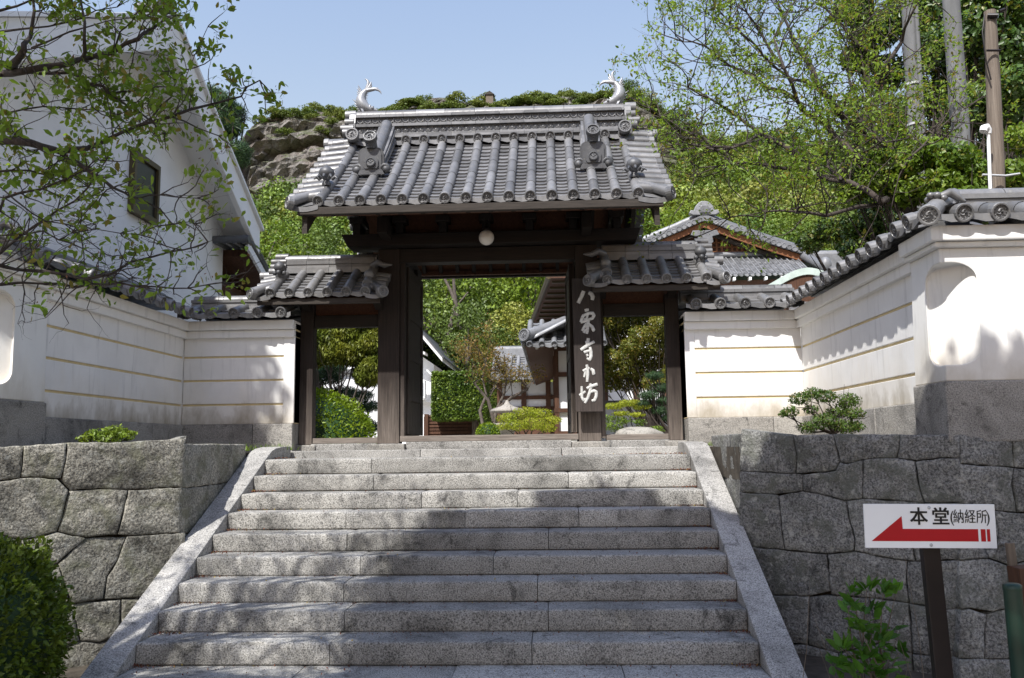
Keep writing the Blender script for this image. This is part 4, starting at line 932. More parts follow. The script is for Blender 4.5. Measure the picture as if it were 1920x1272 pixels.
# ------------------------------------------------------------------ mountain, cliff and forest
prof_pts = [(30, 1.4), (38, 3.0), (60, 11), (100, 24), (138, 34), (147.5, 38), (149, 44), (149.5, 51), (150, 56), (150.3, 59.2), (149.9, 60), (150.1, 61.2), (152, 62.8), (156, 65), (163, 67.2), (172, 68.2), (200, 67), (240, 60)]
sub = []
for (a, z0), (c, z1) in zip(prof_pts[:-1], prof_pts[1:]):
    m = max(1, int(((c-a)**2+(z1-z0)**2)**.5/(.6 if 147 < a < 160 else 5))); sub += [(a+(c-a)*i/m, z0+(z1-z0)*i/m) for i in range(m)]
sub.append(prof_pts[-1])
def hill_scale(X):      # the cliff drops away to the left of the photo; the hill runs on to the right
    l = 1/(1+math.exp(-(X+58.5)/.9)); return .50+.50*l
xs = [-190+i*6 for i in range(19)]+[-76+i*.9 for i in range(150)]+[60+i*6 for i in range(26)]
rows = []
for X in xs:
    row = []; hs = hill_scale(X); sky = 1.6*noise.noise(Vector((X*.07, 3.1, 0)))+1.0*noise.noise(Vector((X*.2, 1.1, 0)))-max(0, (X-22)*.055)+(.8 if X > -12 else 0)*min(1, (X+12)/8)
    for Y, z in sub:
        cl = 1 if 145 < Y < 160 else .35
        q = Vector((X*.09, Y*.05, z*.09)); dy = (noise.noise(q)*1.3+noise.noise(q*3.7)*1.1+noise.noise(q*9.1)*1.1+noise.noise(q*21)*.9)*cl
        dy += 1.4*noise.noise(Vector((X*.03, 9, z*.55)))*cl
        zl = 54.7+(X+53)*.22+.5*noise.noise(Vector((X*.3, 5, 5))); dy += (1.6 if abs(z-zl) < .55 else (-.7 if 0 < z-zl < 3 else 0))*cl
        zz = 1.7+(z-1.7)*hs if Y > 40 else z
        zz += 1.5*min(1, max(0, (z-50)/10))-1.6*min(1, max(0, (-38-X)/17))*min(1, max(0, (z-45)/18))
        zz += (sky if Y > 149 else sky*max(0, (Y-60)/89))*1.0+noise.noise(q*4)*.5*cl*(1 if z > 3 else 0)
        w_ = 1/(1+math.exp(-(X-24)/3)); zz = zz*(1-w_)+w_*(zz if Y <= 100 else 1.7+(22.3+(min(Y, 185)-100)*.50)+sky*max(0, (Y-100)/89)) if Y > 100 else zz; dy *= 1-.8*w_
        row.append((X, Y+dy-.10*max(0, X-25) if Y > 60 else Y, zz))
    rows.append(row)
b = MB(); b.grid(rows, False)
t = NT('hillside'); p = t.pos(); nz = t.n('SeparateXYZ'); t.l(t.n('NewGeometry').outputs['Normal'], nz.inputs[0])
rk = t.ramp(t.noise(t.pos((1, 1, 1.5)), .35, 10, .75, .8), [(.28, (.13, .12, .112)), (.45, (.30, .28, .26)), (.68, (.44, .415, .385))]); rk = t.mix(t.ramp(t.noise(p, .22, 6, .6), [(.50, 0.), (.60, .40)]), rk, (.19, .135, .11))
hole = t.ramp(t.noise(t.pos((1, 1, 1.6)), .55, 3, .5), [(.30, .22), (.37, 1.)]); rk = t.mix(1.0, rk, hole, 'MULTIPLY'); rk = t.mix(1.0, rk, t.ramp(t.noise(p, 3.2, 6, .7), [(.30, .55), (.5, 1.0), (.7, 1.2)]), 'MULTIPLY'); vc = t.n('TexVoronoi', feature='DISTANCE_TO_EDGE'); vc.inputs['Scale'].default_value = .28; t.l(t.pos((1, 1, .8)), vc.inputs['Vector']); rk = t.mix(1.0, rk, t.ramp(vc.outputs[0], [(0, .5), (.04, 1.0)]), 'MULTIPLY')
gr = t.ramp(t.noise(p, .3, 6, .6), [(.3, (.05, .09, .02)), (.7, (.13, .17, .04))]); slope_f = t.ramp(nz.outputs[2], [(.50, 0.), (.68, 1.)])
zf = t.ramp(t.math('DIVIDE', t.z()[2], 100.), [(.40, 1.), (.52, .55)]); t.bump(t.noise(p, .9, 10, .75), 1.0, 1.6)
xm = t.n('MapRange'); xm.inputs[1].default_value = 16; xm.inputs[2].default_value = 28; t.l(t.z()[0], xm.inputs[0]); gf = t.math('MAXIMUM', t.math('MULTIPLY', slope_f, zf), xm.outputs[0]); t.fin(t.mix(gf, rk, gr), .95, .1); MT['hill'] = t.m
b.struct('mountain', 'hill')
import bisect
def hill_z(X, Y):
    i = min(len(xs)-2, max(0, bisect.bisect(xs, X)-1)); best = None
    for r_ in (rows[i],):
        for p0, p1 in zip(r_[:-1], r_[1:]):
            if min(p0[1], p1[1]) <= Y <= max(p0[1], p1[1]) and abs(p1[1]-p0[1]) > 1e-6: best = p0[2]+(p1[2]-p0[2])*(Y-p0[1])/(p1[1]-p0[1])
    return best if best is not None else 1.5
FV = []
for k, (m, per) in enumerate((('lf_forest', 70), ('lf_forest', 70), ('lf_forest3', 70), ('lf_forest2', 80))):
    FV.append(tree_data(40+k, 8.5, 3.4, .22, 40, int(per*1.5), .30, m, .18, .8, 1.0, .33))
NV = []
for k, m in enumerate(('lf_forest', 'lf_bright', 'lf_forest3', 'lf_forest2')):
    NV.append(tree_data(60+k, 9, 3.3, .22, 70, 150, .17, m, .16, .8, 1.0, .25))
rg = random.Random(77); cnt = 0
for i in range(2600):
    if cnt >= 190: break
    u = rg.random(); Y = 44+96*u**.9; X = rg.uniform(-.62, .62)*Y-.02*Y
    xi = 960+1600*X/Y
    if X < -60 and Y > 90: continue
    if not (380 < xi+70 < 1700): continue
    if 700 < xi+70 < 1240 and Y > 78: continue
    if xi > 1130 and Y > 95: continue
    z = hill_z(X, Y); 
    k = rg.choice([0, 1, 2, 1, 2, 3]) if xi < 1100 else rg.choice([3, 3, 0, 1, 3])
    near = Y < 62
    place_tree('forest_tree', 'round broadleaf tree in the dense forest covering the hillside behind the gate', 'tree', (NV if near else FV)[[1, 0, 2, 3][k] if near else k], (X, Y, z-1.2), rg.uniform(.6, 1.35), rg.uniform(0, 6.3), 'hillside forest trees', rg.uniform(.75, 1.15)); cnt += 1
cnt = 0
for i in range(600):
    if cnt >= 92: break
    Y = rg.uniform(90, 190); xi = rg.uniform(1180, 1640); X = (xi-1033)/1600*Y; z = hill_z(X, Y)
    k = rg.choice([0, 1, 2, 0, 1, 3])
    place_tree('forest_tree', 'round broadleaf tree in the dense forest covering the hillside behind the gate', 'tree', FV[k], (X, Y, z-1.5), rg.uniform(1.1, 1.7)*(.62 if Y > 140 else 1), rg.uniform(0, 6.3), 'hillside forest trees', rg.uniform(.7, .95)); cnt += 1
SB = [tree_data(90+k, 2.6, 2.0, .08, 24, 60, .32, ('lf_scrub', 'lf_scrub')[k % 2], .02, .6, .8, .38) for k in range(3)]
cnt = 0
for i in range(900):
    if cnt >= 150: break
    X = rg.uniform(-54, 26); j = rg.random(); Y = 151+rg.random()*15
    if noise.noise(Vector((X*.13, Y*.2, 2))) < -.12: continue
    z = hill_z(X, Y)
    if z < 50: continue
    if j < .45 and X < 12:
        Y = rg.uniform(149.5, 153); z = hill_z(X, Y)
        if z < 58: continue
    place_tree('scrub_bush', 'low windblown green bush on top of the rocky cliff', 'bush', SB[rg.randrange(3)], (X, Y, z-.4), rg.uniform(.55, 1.1), rg.uniform(0, 6.3), 'bushes on the cliff top', rg.uniform(.6, 1.0), ('stem', 'crown')); cnt += 1
sh = thing('summit_hut', 'tiny brown hut on the skyline of the rocky hill above the gate roof', 'hut', (0, 0, 0)); c = at(918, 199, Y=156); c.z = hill_z(c.x, 156)+1.5; b = MB(); b.box(c.x-.7, c.x+.7, c.y, c.y+1.2, c.z-2.2, c.z+.25); b.build('walls', 'oldwood', sh)
b = MB(); b.prism([(-.95, 0), (.95, 0), (0, .75)], (c.x, c.y-.2, c.z+.25), (1, 0, 0), (0, 0, 1), (0, 1, 0), 1.6); b.build('roof', 'eavewood', sh)

# ------------------------------------------------------------------ big white storehouse on the left
sh = thing('storehouse', 'large white plastered storehouse with a steep gable towering at the left', 'building', (-6, 11.45, 1.7))
WX = -6.0; AY, HB = 11.45, 3.68; SL = .56; ZA = 7.72
b = MB(); b.prism([(AY-HB, 1.0), (AY+HB, 1.0), (AY+HB, ZA-SL*HB), (AY, ZA), (AY-HB, ZA-.525*HB)], (WX-9, 0, 0), (0, 1, 0), (0, 0, 1), (1, 0, 0), 9); b.build('walls', 'white', sh, bevel=.02)
b = MB()
for sg in (-1, 1):       # thick plastered verge and its soffit
    f = lambda d, dz: (AY+sg*d, ZA-(SL if sg > 0 else .525)*d+dz)
    e = HB+.16
    b.prism([f(0, -.02), f(e, -.02), f(e, .19), f(0, .19)], (WX-9.3, 0, 0), (0, 1, 0), (0, 0, 1), (1, 0, 0), 9.3+.52)
    b.prism([f(0, -.26), f(e, -.26), f(e, .22), f(0, .22)], (WX+.523, 0, 0), (0, 1, 0), (0, 0, 1), (1, 0, 0), .10)
b.build('verge', 'white', sh, bevel=.012)
b = MB()
for sg in (-1, 1):
    f = lambda d, dz: (AY+sg*d, ZA-(SL if sg > 0 else .525)*d+dz); e = HB+.22
    b.prism([f(0, .225), f(e, .225), f(e, .285), f(0, .285)], (WX-9.4, 0, 0), (0, 1, 0), (0, 0, 1), (1, 0, 0), 9.4+.68)
b.build('roof_edge', 'metal_pale', sh, bevel=.006) if False else b.build('roof_edge', 'white', sh, bevel=.006)
b = MB(); b.box(WX+.1, WX+.45, AY-.15, AY+.15, ZA+.287, ZA+.36); hemi(b, (WX+.1, AY, ZA+.36), (WX+.5, AY, ZA+.36), .11); b.ball((WX+.5, AY, ZA+.45), (.1, .2, .2), 10, 6); b.tube([(WX+.55, AY-.2, ZA+.62), (WX+.6, AY-.1, ZA+.8), (WX+.55, AY+.12, ZA+.75)], [.08, .1, .06], 8); b.build('ridge', 'tile_dark', sh)
win = MB(); y0, y1, z0, z1 = 11.56, 12.36, 5.10, 6.02
for a in ((y0, y0+.07, z0, z1), (y1-.07, y1, z0, z1), (y0+.07, y1-.07, z0, z0+.08), (y0+.07, y1-.07, z1-.08, z1)): win.box(WX+.001, WX+.09, *a)
wo_ = win.build('window', 'bronze_frame', sh, .005) if 'bronze_frame' in MT else None
MT['bronze'] = m_plain('bronze_frame', (.085, .065, .03), .1, 8, .4, 0)
if wo_ is None: wo_ = win.build('window', 'bronze', sh, .005)
b = MB(); b.box(WX+.002, WX+.05, y0+.07, y1-.07, z0+.08, z1-.08); b.build('shutter', 'glass', wo_)
# lean-to roof behind it
b = MB(); b.prism([(15.13, 5.25), (16.6, 4.55), (16.6, 4.67), (15.13, 5.37)], (-7.5, 0, 0), (0, 1, 0), (0, 0, 1), (1, 0, 0), 2.05); b.build('lean_to_roof', 'cedar_dk', sh)
b = MB(); b.prism([(14.75, 5.30), (16.7, 4.50), (16.7, 4.66), (14.75, 5.46)], (-5.447, 0, 0), (0, 1, 0), (0, 0, 1), (1, 0, 0), .05); b.build('lean_to_verge', 'white', sh)
b = MB()
for i in range(4): b.tube([(-5.95+i*.17, 14.62, 5.42), (-5.95+i*.17, 15.2, 5.44), (-5.95+i*.17, 16.7, 4.75)], .065, 8)
b.tube([(-6, 14.66, 5.45), (-5.35, 14.66, 5.45)], .07, 8); b.tube([(-5.42, 14.7, 5.5), (-5.42, 16.75, 4.72)], .05, 8)
b.build('lean_to_tiles', 'tile_dark', sh)
b = MB(); b.box(-7.4, -5.95, 15.13, 16.3, 1.7, 4.75); b.build('lean_to_wall', 'cedar_dk', sh)

# ------------------------------------------------------------------ temple hall with the latticed gable, right of the gate
HY = 30.0
hall = thing('temple_hall', 'temple hall with a latticed cedar gable and pale grey tiled roof', 'building', (5.6, HY, 1.74))
AX, AZ = 5.45, 9.66; hs = .44
def hz(d): return AZ-hs*d*(1-.035*d) 
b = MB(); b.prism([(AX-2.95, 8.28), (AX+2.95, 8.28), (AX, AZ-.25)], (0, HY, 0), (1, 0, 0), (0, 0, 1), (0, 1, 0), .05); b.build('gable_wall', 'cedar_dk', hall)
b = MB()
for i in range(38):
    x = AX-3.3+i*.18; d = abs(x-AX); top = AZ-.36-hs*d
    if top > 8.4: b.box(x-.035, x+.035, HY-.06, HY-.012, 8.36, top)
for z in [8.44+.17*k for k in range(7)]:
    hw = (AZ-.4-z)/hs
    if hw > .2: b.box(AX-min(hw, 3.3), AX+min(hw, 3.2), HY-.045, HY-.02, z, z+.05)
b.build('gable_lattice', 'cedar', hall)
for sgn in (-1, 1):
    b = MB(); n = 7
    for i in range(n):
        d0, d1 = 3.45*i/n, 3.45*(i+1)/n; P = lambda d, dz, y: (AX+sgn*d, HY+y, hz(d)+dz)
        b.hexa([P(d0, -.40, -.5), P(d1, -.40, -.5), P(d1, -.40, -.42), P(d0, -.40, -.42)], [P(d0, -.18, -.5), P(d1, -.18, -.5), P(d1, -.18, -.42), P(d0, -.18, -.42)])
    b.build('barge_board', 'cedar', hall)
    b = MB()
    for i in range(n):
        d0, d1 = 3.45*i/n, 3.45*(i+1)/n; P = lambda d, dz, y: (AX+sgn*d, HY+y, hz(d)+dz)
        b.hexa([P(d0, -.54, -.3), P(d1, -.54, -.3), P(d1, -.54, -.2), P(d0, -.54, -.2)], [P(d0, -.41, -.3), P(d1, -.41, -.3), P(d1, -.41, -.2), P(d0, -.41, -.2)])
    b.build('inner_barge_board', 'eavewood', hall)
b = MB()
for sgn in (-1, 1):
    n = 19
    for i in range(n):
        d = .2+3.2*i/(n-1); p = Vector((AX+sgn*d, HY-.62, hz(d)-.08)); b.tube([p, p+Vector((0, .6, .03))], .085, 9); eave_disc(b, p+Vector((0, -.01, 0)), (0, -1, 0), .095, relief=False)
    rows_ = [[(AX+sgn*d, HY-.6, hz(d)-.05+.1), (AX+sgn*d, HY+9, hz(d)+.05)] for d in (0, 1, 2, 3, 3.5, 4.3)]; b.grid(rows_, False)
    rows_ = [[(AX+sgn*d, HY-.6, hz(d)-.18), (AX+sgn*d, HY-.6, hz(d)+.05)] for d in (0, 1, 2, 3, 3.5)]; b.grid(rows_, False)
    b.tube([(AX+sgn*d, HY-.2, hz(d)+.14) for d in (0, 1, 2, 3, 3.5)], .12, 9)
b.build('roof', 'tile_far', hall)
b = MB()
b.prism([(x*.85, y*.62) for x, y in [(-.45, 0), (.45, 0), (.62, .12), (.55, .3), (.42, .26), (.36, .5), (.22, .72), (.1, .8), (-.1, .8), (-.22, .72), (-.36, .5), (-.42, .26), (-.55, .3), (-.62, .12)]], (AX, HY-.62, AZ+.02), (1, 0, 0), (0, 0, 1), (0, 1, 0), .25)
b.prism([(x*.85, y*.6) for x, y in [(-.2, .1), (.2, .1), (.24, .35), (.12, .55), (-.12, .55), (-.24, .35)]], (AX, HY-.67, AZ+.02), (1, 0, 0), (0, 0, 1), (0, 1, 0), .06)
b.box(AX-.2, AX+.2, HY-.4, HY+9, AZ, AZ+.25); b.build('ridge_end_tile', 'tile_far', hall, bevel=.02)
b = MB(); b.prism([(-.42, 0), (-.5, -.16), (-.25, -.22), (-.28, -.42), (-.1, -.56), (0, -.72), (.1, -.56), (.28, -.42), (.25, -.22), (.5, -.16), (.42, 0)], (AX, HY-.56, AZ-.52), (1, 0, 0), (0, 0, 1), (0, 1, 0), .06); b.build('gable_pendant', 'tile_far', hall, bevel=.015)
# skirt roof in front of the gable
b = MB(); sk_prof = lambda u: 8.28-.53*u; cols = [1.6+i*.185 for i in range(39)]
tiled_slope(b, lambda s, u, z: Vector((s, HY-u, z)), (0, -1, 0), (1, 0, 0), cols, sk_prof, -.2, 1.9, 14, .028, .185, 2, True, True, None, .03, .02, relief=False)
b.tube([(cols[-1]+.1, HY+.1, 8.45), (cols[-1]+.45, HY-1.9, 7.42)], .16, 9); b.ball((cols[-1]+.45, HY-1.95, 7.52), (.2, .2, .28), 10, 6)
b.tube([(1.6, HY-.05, 8.36), (cols[-1], HY-.05, 8.36)], .1, 8)
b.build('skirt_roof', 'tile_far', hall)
b = MB(); b.box(1.4, 9.1, HY-1.7, HY+4, 6.9, 7.12); b.build('eave_beam', 'cedar_dk', hall)
b = MB()
for i in range(14): b.box(1.9+i*.52, 1.98+i*.52, HY-1.93, HY-1.7, 7.08, 7.18)
b.build('rafter_ends', 'white', hall)
b = MB(); b.box(1.5, 9.0, HY-1.2, HY+8, 1.7, 6.9); b.build('wall', 'white', hall)
b = MB()
for i in range(8): b.box(1.7+i*1.02, 1.88+i*1.02, HY-1.25, HY-1.19, 1.7, 6.89)
b.build('posts', 'cedar_dk', hall)
# side ridge running off to the right
b = MB(); b.box(9.0, 14, HY-1.0, HY-.6, 7.5, 8.1); hemi(b, (9, HY-.8, 8.1), (14, HY-.8, 8.1), .16)
for i in range(12): p = Vector((9.3+i*.4, HY-1.15, 7.5)); b.tube([p, p+Vector((0, -.9, -.5))], .1, 8); eave_disc(b, p+Vector((0, -.02, .03)), (0, -1, 0), .12, relief=False)
b.grid([[(9, HY-.8, 7.6), (14, HY-.8, 7.6)], [(9, HY-3, 6.6), (14, HY-3, 6.6)]], False); b.build('wing_roof', 'tile_far', hall)
# green copper porch canopy
kp = thing('porch_canopy', 'curved green copper canopy roof peeping over the right wall', 'roof', (7.9, 24, 1.74))
b = MB(); cx, yf = 7.45, 24.6; pts = []
for i in range(21):
    t_ = -1+2*i/20; pts.append((cx+t_*1.25, 6.12+.62*(1-abs(t_)**1.7)+.10*abs(t_)**6))
rows_ = [[(x, yf, z) for x, z in pts], [(x, yf+3.2, z+.05) for x, z in pts]]; b.grid(rows_, True); rows_ = [[(x, yf, z) for x, z in pts], [(x, yf, z-.2) for x, z in pts]]; b.grid(rows_, True)
b.build('roof', 'copper', kp)
b = MB(); rows_ = [[(x*.97+cx*.03, yf+.05, z-.2) for x, z in pts], [(x*.97+cx*.03, yf+.05, 5.75) for x, z in pts]]; b.grid(rows_, False); b.box(cx-1.1, cx-.95, yf+.1, yf+.3, 1.74, 6.1); b.box(cx+.95, cx+1.1, yf+.1, yf+.3, 1.74, 6.1); b.build('frame', 'cedar_dk', kp)

# ------------------------------------------------------------------ buildings seen through the gate
qh = thing('priests_hall', 'white panelled timber hall with deep eaves seen through the main opening', 'building', (.3, 17, 1.74))
b = MB(); b.box(.08, .92, 17.05, 27, 1.74, 3.85); b.build('wall_panels', 'shoji', qh)
b = MB()
for x0, x1 in ((.05, .14), (.42, .50), (.86, .95)): b.box(x0, x1, 16.99, 17.06, 1.9, 3.7)
for z0, z1 in ((1.90, 2.0), (2.37, 2.45), (3.08, 3.17), (3.60, 3.75)): b.box(.04, .94, 17.0-.02, 17.055, z0, z1)
for y in (18, 19.2, 20.4, 21.6, 23): b.box(.03, .09, y, y+.1, 1.9, 3.7)
for z0, z1 in ((1.90, 2.0), (2.37, 2.45), (3.08, 3.17), (3.60, 3.75)): b.box(.035, .085, 17.06, 27, z0, z1)
b.build('timber_frame', 'cedar_dk', qh)
b = MB(); pr = lambda u: 4.28-.50*u; cols = [-.42+i*.24 for i in range(7)]
tiled_slope(b, lambda s, u, z: Vector((s, 17.6-u, z)), (0, -1, 0), (1, 0, 0), cols, pr, 0, 1.25, 8, .055, .24, 2, True, True, None, .03, .03, relief=False)
colsy = [16.5+i*.26 for i in range(40)]
tiled_slope(b, lambda s, u, z: Vector((.65-u, s, z)), (-1, 0, 0), (0, 1, 0), colsy, pr, 0, 1.2, 6, .055, .26, 2, True, True, None, .03, .03, relief=False)
b.tube([(.7, 17.65, 4.45), (.1, 17.0, 4.13), (-.48, 16.42, 3.84)], [.10, .10, .11], 9); eave_disc(b, Vector((-.52, 16.38, 3.85)), (-.6, -.8, .1), .13)
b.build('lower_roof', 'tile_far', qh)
b = MB(); b.grid([[(-.5, 16.4, 3.62), (1.0, 16.4, 3.62)], [(-.5, 17.1, 3.82), (1.0, 17.1, 3.82)]], False); b.grid([[(-.5, 16.4, 3.62), (-.5, 27, 3.62)], [(.1, 16.9, 3.84), (.1, 27, 3.84)]], False); b.build('lower_soffit', 'cedar_dk', qh)
b = MB()
for i in range(4): b.box(-.3+i*.36, -.25+i*.36, 16.42, 16.48, 3.58, 3.64)
b.build('rafter_ends', 'white', qh)
b = MB(); b.box(.65, 1.6, 17.7, 26, 4.3, 5.6); b.build('upper_wall', 'shoji', qh)
b = MB(); b.hexa([(.0, 16.7, 5.02), (1.7, 16.7, 5.02), (1.7, 27.5, 5.02), (-.86, 27.5, 5.02)], [(.0, 16.7, 5.14), (1.7, 16.7, 5.9), (1.7, 27.5, 5.9), (-.86, 27.5, 5.14)]); b.build('upper_roof', 'cedar_dk', qh)
b = MB(); b.tube([(-.02, 16.7, 5.06), (-.88, 27.5, 5.06)], .06, 8)
for i in range(16): b.beam((.04-.05*i, 17+i*.66, 5.0), (.9-.05*i, 17+i*.66, 5.0), .06, .05)
b.build('gutter', 'bronze', qh)
rh = thing('roofed_corridor', 'small tiled corridor roof over white panels behind the stone lantern', 'building', (-1, 28, 1.74))
b = MB(); pr = lambda u: 4.66-.55*u; cols = [-1.85+i*.26 for i in range(10)]
tiled_slope(b, lambda s, u, z: Vector((s, 28-u, z)), (0, -1, 0), (1, 0, 0), cols, pr, 0, 1.5, 8, .06, .26, 2, True, True, None, .03, .03, relief=False)
b.box(-1.9, .6, 27.9, 28.2, 4.62, 4.9); hemi(b, (-1.9, 28.05, 4.9), (.6, 28.05, 4.9), .12); b.build('roof', 'tile_far', rh)
b = MB(); b.box(-1.7, .6, 27.3, 27.4, 2.2, 3.75); b.build('wall_panels', 'shoji', rh)
b = MB()
for x in (-1.75, -.98, -.2, .4): b.box(x, x+.16, 27.2, 27.36, 1.74, 3.8)
for z in (2.85, 3.2): b.box(-1.75, .6, 27.22, 27.33, z, z+.12)
b.box(-1.75, .6, 27.22, 27.33, 1.74, 2.75); b.build('timber_frame', 'cedar_dk', rh)
ah = thing('annex_house', 'white house with a sloping white verge and an air conditioner beyond the open door leaf', 'building', (-5, 26, 1.74))
b = MB(); b.prism([(-7, 1.74), (-3.62, 1.74), (-3.62, 4.25), (-5.2, 5.35), (-7, 6.3)], (0, 26, 0), (1, 0, 0), (0, 0, 1), (0, 1, 0), 8); b.build('walls', 'white', ah)
b = MB()
def strip(x0, z0, x1, z1, th, y0, y1): b.hexa([(x0, y0, z0), (x1, y0, z1), (x1, y1, z1), (x0, y1, z0)], [(x0, y0, z0+th), (x1, y0, z1+th), (x1, y1, z1+th), (x0, y1, z0+th)])
strip(-6.6, 6.6, -4.0, 5.15, .16, 25.2, 34); strip(-4.0, 5.15, -3.25, 4.25, .14, 25.2, 34); b.build('roof', 'paint', ah)
b = MB(); strip(-4.0, 5.30, -3.2, 4.34, .05, 25.15, 34); strip(-6.6, 6.78, -4.0, 5.33, .05, 25.15, 34); b.build('roof_tiles', 'tile_dark', ah)
b = MB(); strip(-4.35, 4.72, -3.8, 4.5, .07, 25.4, 26); strip(-3.75, 4.0, -3.42, 3.66, .06, 25.4, 26); b.build('window_hood', 'paint', ah)
b = MB(); b.box(-4.3, -3.4, 25.75, 26, 3.08, 3.16); b.build('balcony_ledge', 'paint', ah)
b = MB(); b.box(-3.66, -3.45, 25.7, 26.3, 3.16, 3.85); b.build('side_window', 'glass', ah)
ac = thing('air_conditioner', 'white air conditioner unit on the ledge of the white house', 'air conditioner', (-3.95, 25.5, 3.17)); b = MB(); b.box(-4.06, -3.80, 25.45, 25.74, 3.18, 3.72); b.build('casing', 'paint', ac, .02)
b = MB()
for k in range(9): b.box(-4.03, -3.85, 25.435, 25.449, 3.26+k*.045, 3.285+k*.045)
b.build('grille', 'metal', ac)
fn = thing('slatted_fence', 'low dark brown slatted fence under the clipped hedge', 'fence', (-2.4, 21.8, 1.74)); b = MB()
for k in range(9): b.box(-3.2, -1.95, 21.8, 21.84, 1.80+k*.085, 1.80+k*.085+.06)
b.box(-3.3, -1.9, 21.86, 21.9, 1.74, 2.5); b.build('slats', 'cedar_dk', fn)
b = MB()
for x in (-3.22, -1.94): b.box(x-.05, x+.05, 21.74, 21.86, 1.74, 2.56)
b.build('post', 'cedar_dk', fn)
gw = thing('garden_wall', 'low white garden wall behind the trees and rock', 'wall', (2, 19, 1.74)); b = MB(); b.box(.9, 4.6, 19.2, 19.4, 1.74, 2.62); b.build('wall', 'white', gw, .01); b = MB(); b.box(.85, 4.65, 19.1, 19.5, 2.622, 2.70); b.build('coping', 'tile', gw, .01)
gw = thing('garden_wall', 'white wall glimpsed through the pine in the left side opening', 'wall', (-4.5, 20, 1.74)); b = MB(); b.box(-6.2, -3.7, 20.2, 20.4, 1.74, 3.5); b.build('wall', 'white', gw, .01); b = MB(); b.box(-6.25, -3.65, 20.1, 20.5, 3.502, 3.60); b.build('coping', 'tile', gw, .01)
# ------------------------------------------------------------------ planting
def ell_shell(c, r, n, ng, lumps=.06, zmin=-.9):
    v = ng.normal(size=(n*2, 3)); v /= np.linalg.norm(v, axis=1)[:, None]; v = v[v[:, 2] > zmin][:n]
    k = np.array([1+lumps*noise.noise(Vector(p)*3.1)+lumps*.6*noise.noise(Vector(p)*9) for p in v]); q = (k*ng.uniform(.90, 1.03, len(v)))[:, None]
    return np.array(c)+v*np.array(r)*q, v
def clipped_bush(label, c, r, n, leaf, mat, seed, cat='bush', group=None, lumps=.06):
    ng = rngs(seed); t = thing('clipped_bush', label, cat, (c[0], c[1], c[2]-r[2]), group); P, v = ell_shell(c, r, n, ng, lumps)
    link(leaf_mesh('foliage', P, leaf, mat, ng, org(t), up=.3, slim=.5, direct=v*.7), 'foliage', t)
    b = MB(); b.ball(c, (r[0]*.88, r[1]*.88, r[2]*.88), 20, 12); b.build('dark_core', 'lf_pine', t)  # solid core in a darker leaf colour, standing for the dark inside
    return t
clipped_bush('large round clipped bush in deep shade at the bottom left corner by the steps', (-3.74, 5.35, .58), (.64, .6, .62), 17000, .042, 'lf_bush', 3, lumps=.16)
MT['lf_bush2'] = m_leaf('bright_azalea_leaf', (.13, .21, .012), (.23, .31, .02), None, .35, .42, 2)
clipped_bush('big bright clipped mound bush filling the left side gate opening', (-4.02, 14.2, 1.70), (1.10, .85, 1.0), 14000, .05, 'lf_bush2', 4, lumps=.04)
clipped_bush('little round clipped bush beside the stone lantern', (-1.27, 16.8, 1.95), (.24, .24, .23), 1700, .04, 'lf_bush2', 5)
def px(x, y, Y): return np.array(at(x, y, Y=Y))
def clump_plant(name, label, cat, base, clumps, per, leaf, mat, seed, stem_r=.012, bark='bark_dk', up=.35, slim=.45, droop=0., flat=.6, simple=False, nseg=3, group=None, stems=True, shell=.25):
    """clumps: (x px, y px, r px, Y)"""
    ng = rngs(seed); rg = random.Random(seed); t = thing(name, label, cat, tuple(base), group); cs = [px(x, y, Y) for x, y, r, Y in clumps]; rs = [r*Y/FPX for x, y, r, Y in clumps]
    CD = [clump_points([c], [r], max(8, int(per*(r/np.mean(rs))**2)), ng, shell, flat, True) for c, r in zip(cs, rs)]; C = np.concatenate([a for a, _ in CD]); D = np.concatenate([d for _, d in CD])
    link(leaf_mesh('foliage', C, leaf, mat, ng, org(t), up, slim, droop, None, simple, D if droop < 1 else None), 'foliage', t)
    if stems:
        b = MB(); B = Vector(base)
        for c, r in zip(cs, rs):
            e = Vector(c); m = B.lerp(e, .55)+Vector((rg.gauss(0, .05), rg.gauss(0, .05), -.06*(e-B).length)); b.tube([B, B.lerp(m, .5)+Vector((rg.gauss(0, .01), 0, .02)), m, e], [stem_r, stem_r*.8, stem_r*.55, stem_r*.2], 5)
            for k in range(nseg):
                q = e+Vector((rg.gauss(0, r*.6), rg.gauss(0, r*.6), rg.gauss(.1*r, r*.4))); b.tube([m.lerp(e, .5), m.lerp(q, .7), q], [stem_r*.35, stem_r*.25, stem_r*.1], 4)
        b.build('stems', bark, t)
    return t
clump_plant('azalea', 'loose azalea bush on the ledge above the right retaining wall', 'bush', (2.53, 7.85, 1.78), [(1500, 748, 22, 7.9), (1525, 738, 20, 8.0), (1548, 744, 22, 7.9), (1480, 772, 18, 7.7), (1520, 768, 16, 7.9), (1590, 752, 26, 7.9), (1602, 775, 20, 7.8), (1570, 772, 22, 7.95), (1545, 790, 26, 7.8), (1585, 800, 26, 7.85), (1515, 802, 20, 7.8), (1605, 800, 18, 7.8), (1468, 778, 9, 7.7)], 330, .026, 'lf_azalea', 6, .012)
MT['lf_lime2'] = m_leaf('pale_shrub_leaf', (.13, .20, .02), (.20, .26, .035), None, .35, .45, 4)
clump_plant('low_shrub', 'low pale green shrub on top of the left retaining wall', 'bush', (-3.80, 7.35, 1.76), [(185, 815, 24, 7.3), (215, 810, 26, 7.4), (240, 816, 20, 7.4), (160, 822, 16, 7.3), (205, 822, 24, 7.3)], 150, .04, 'lf_lime2', 7, .008, flat=.5)
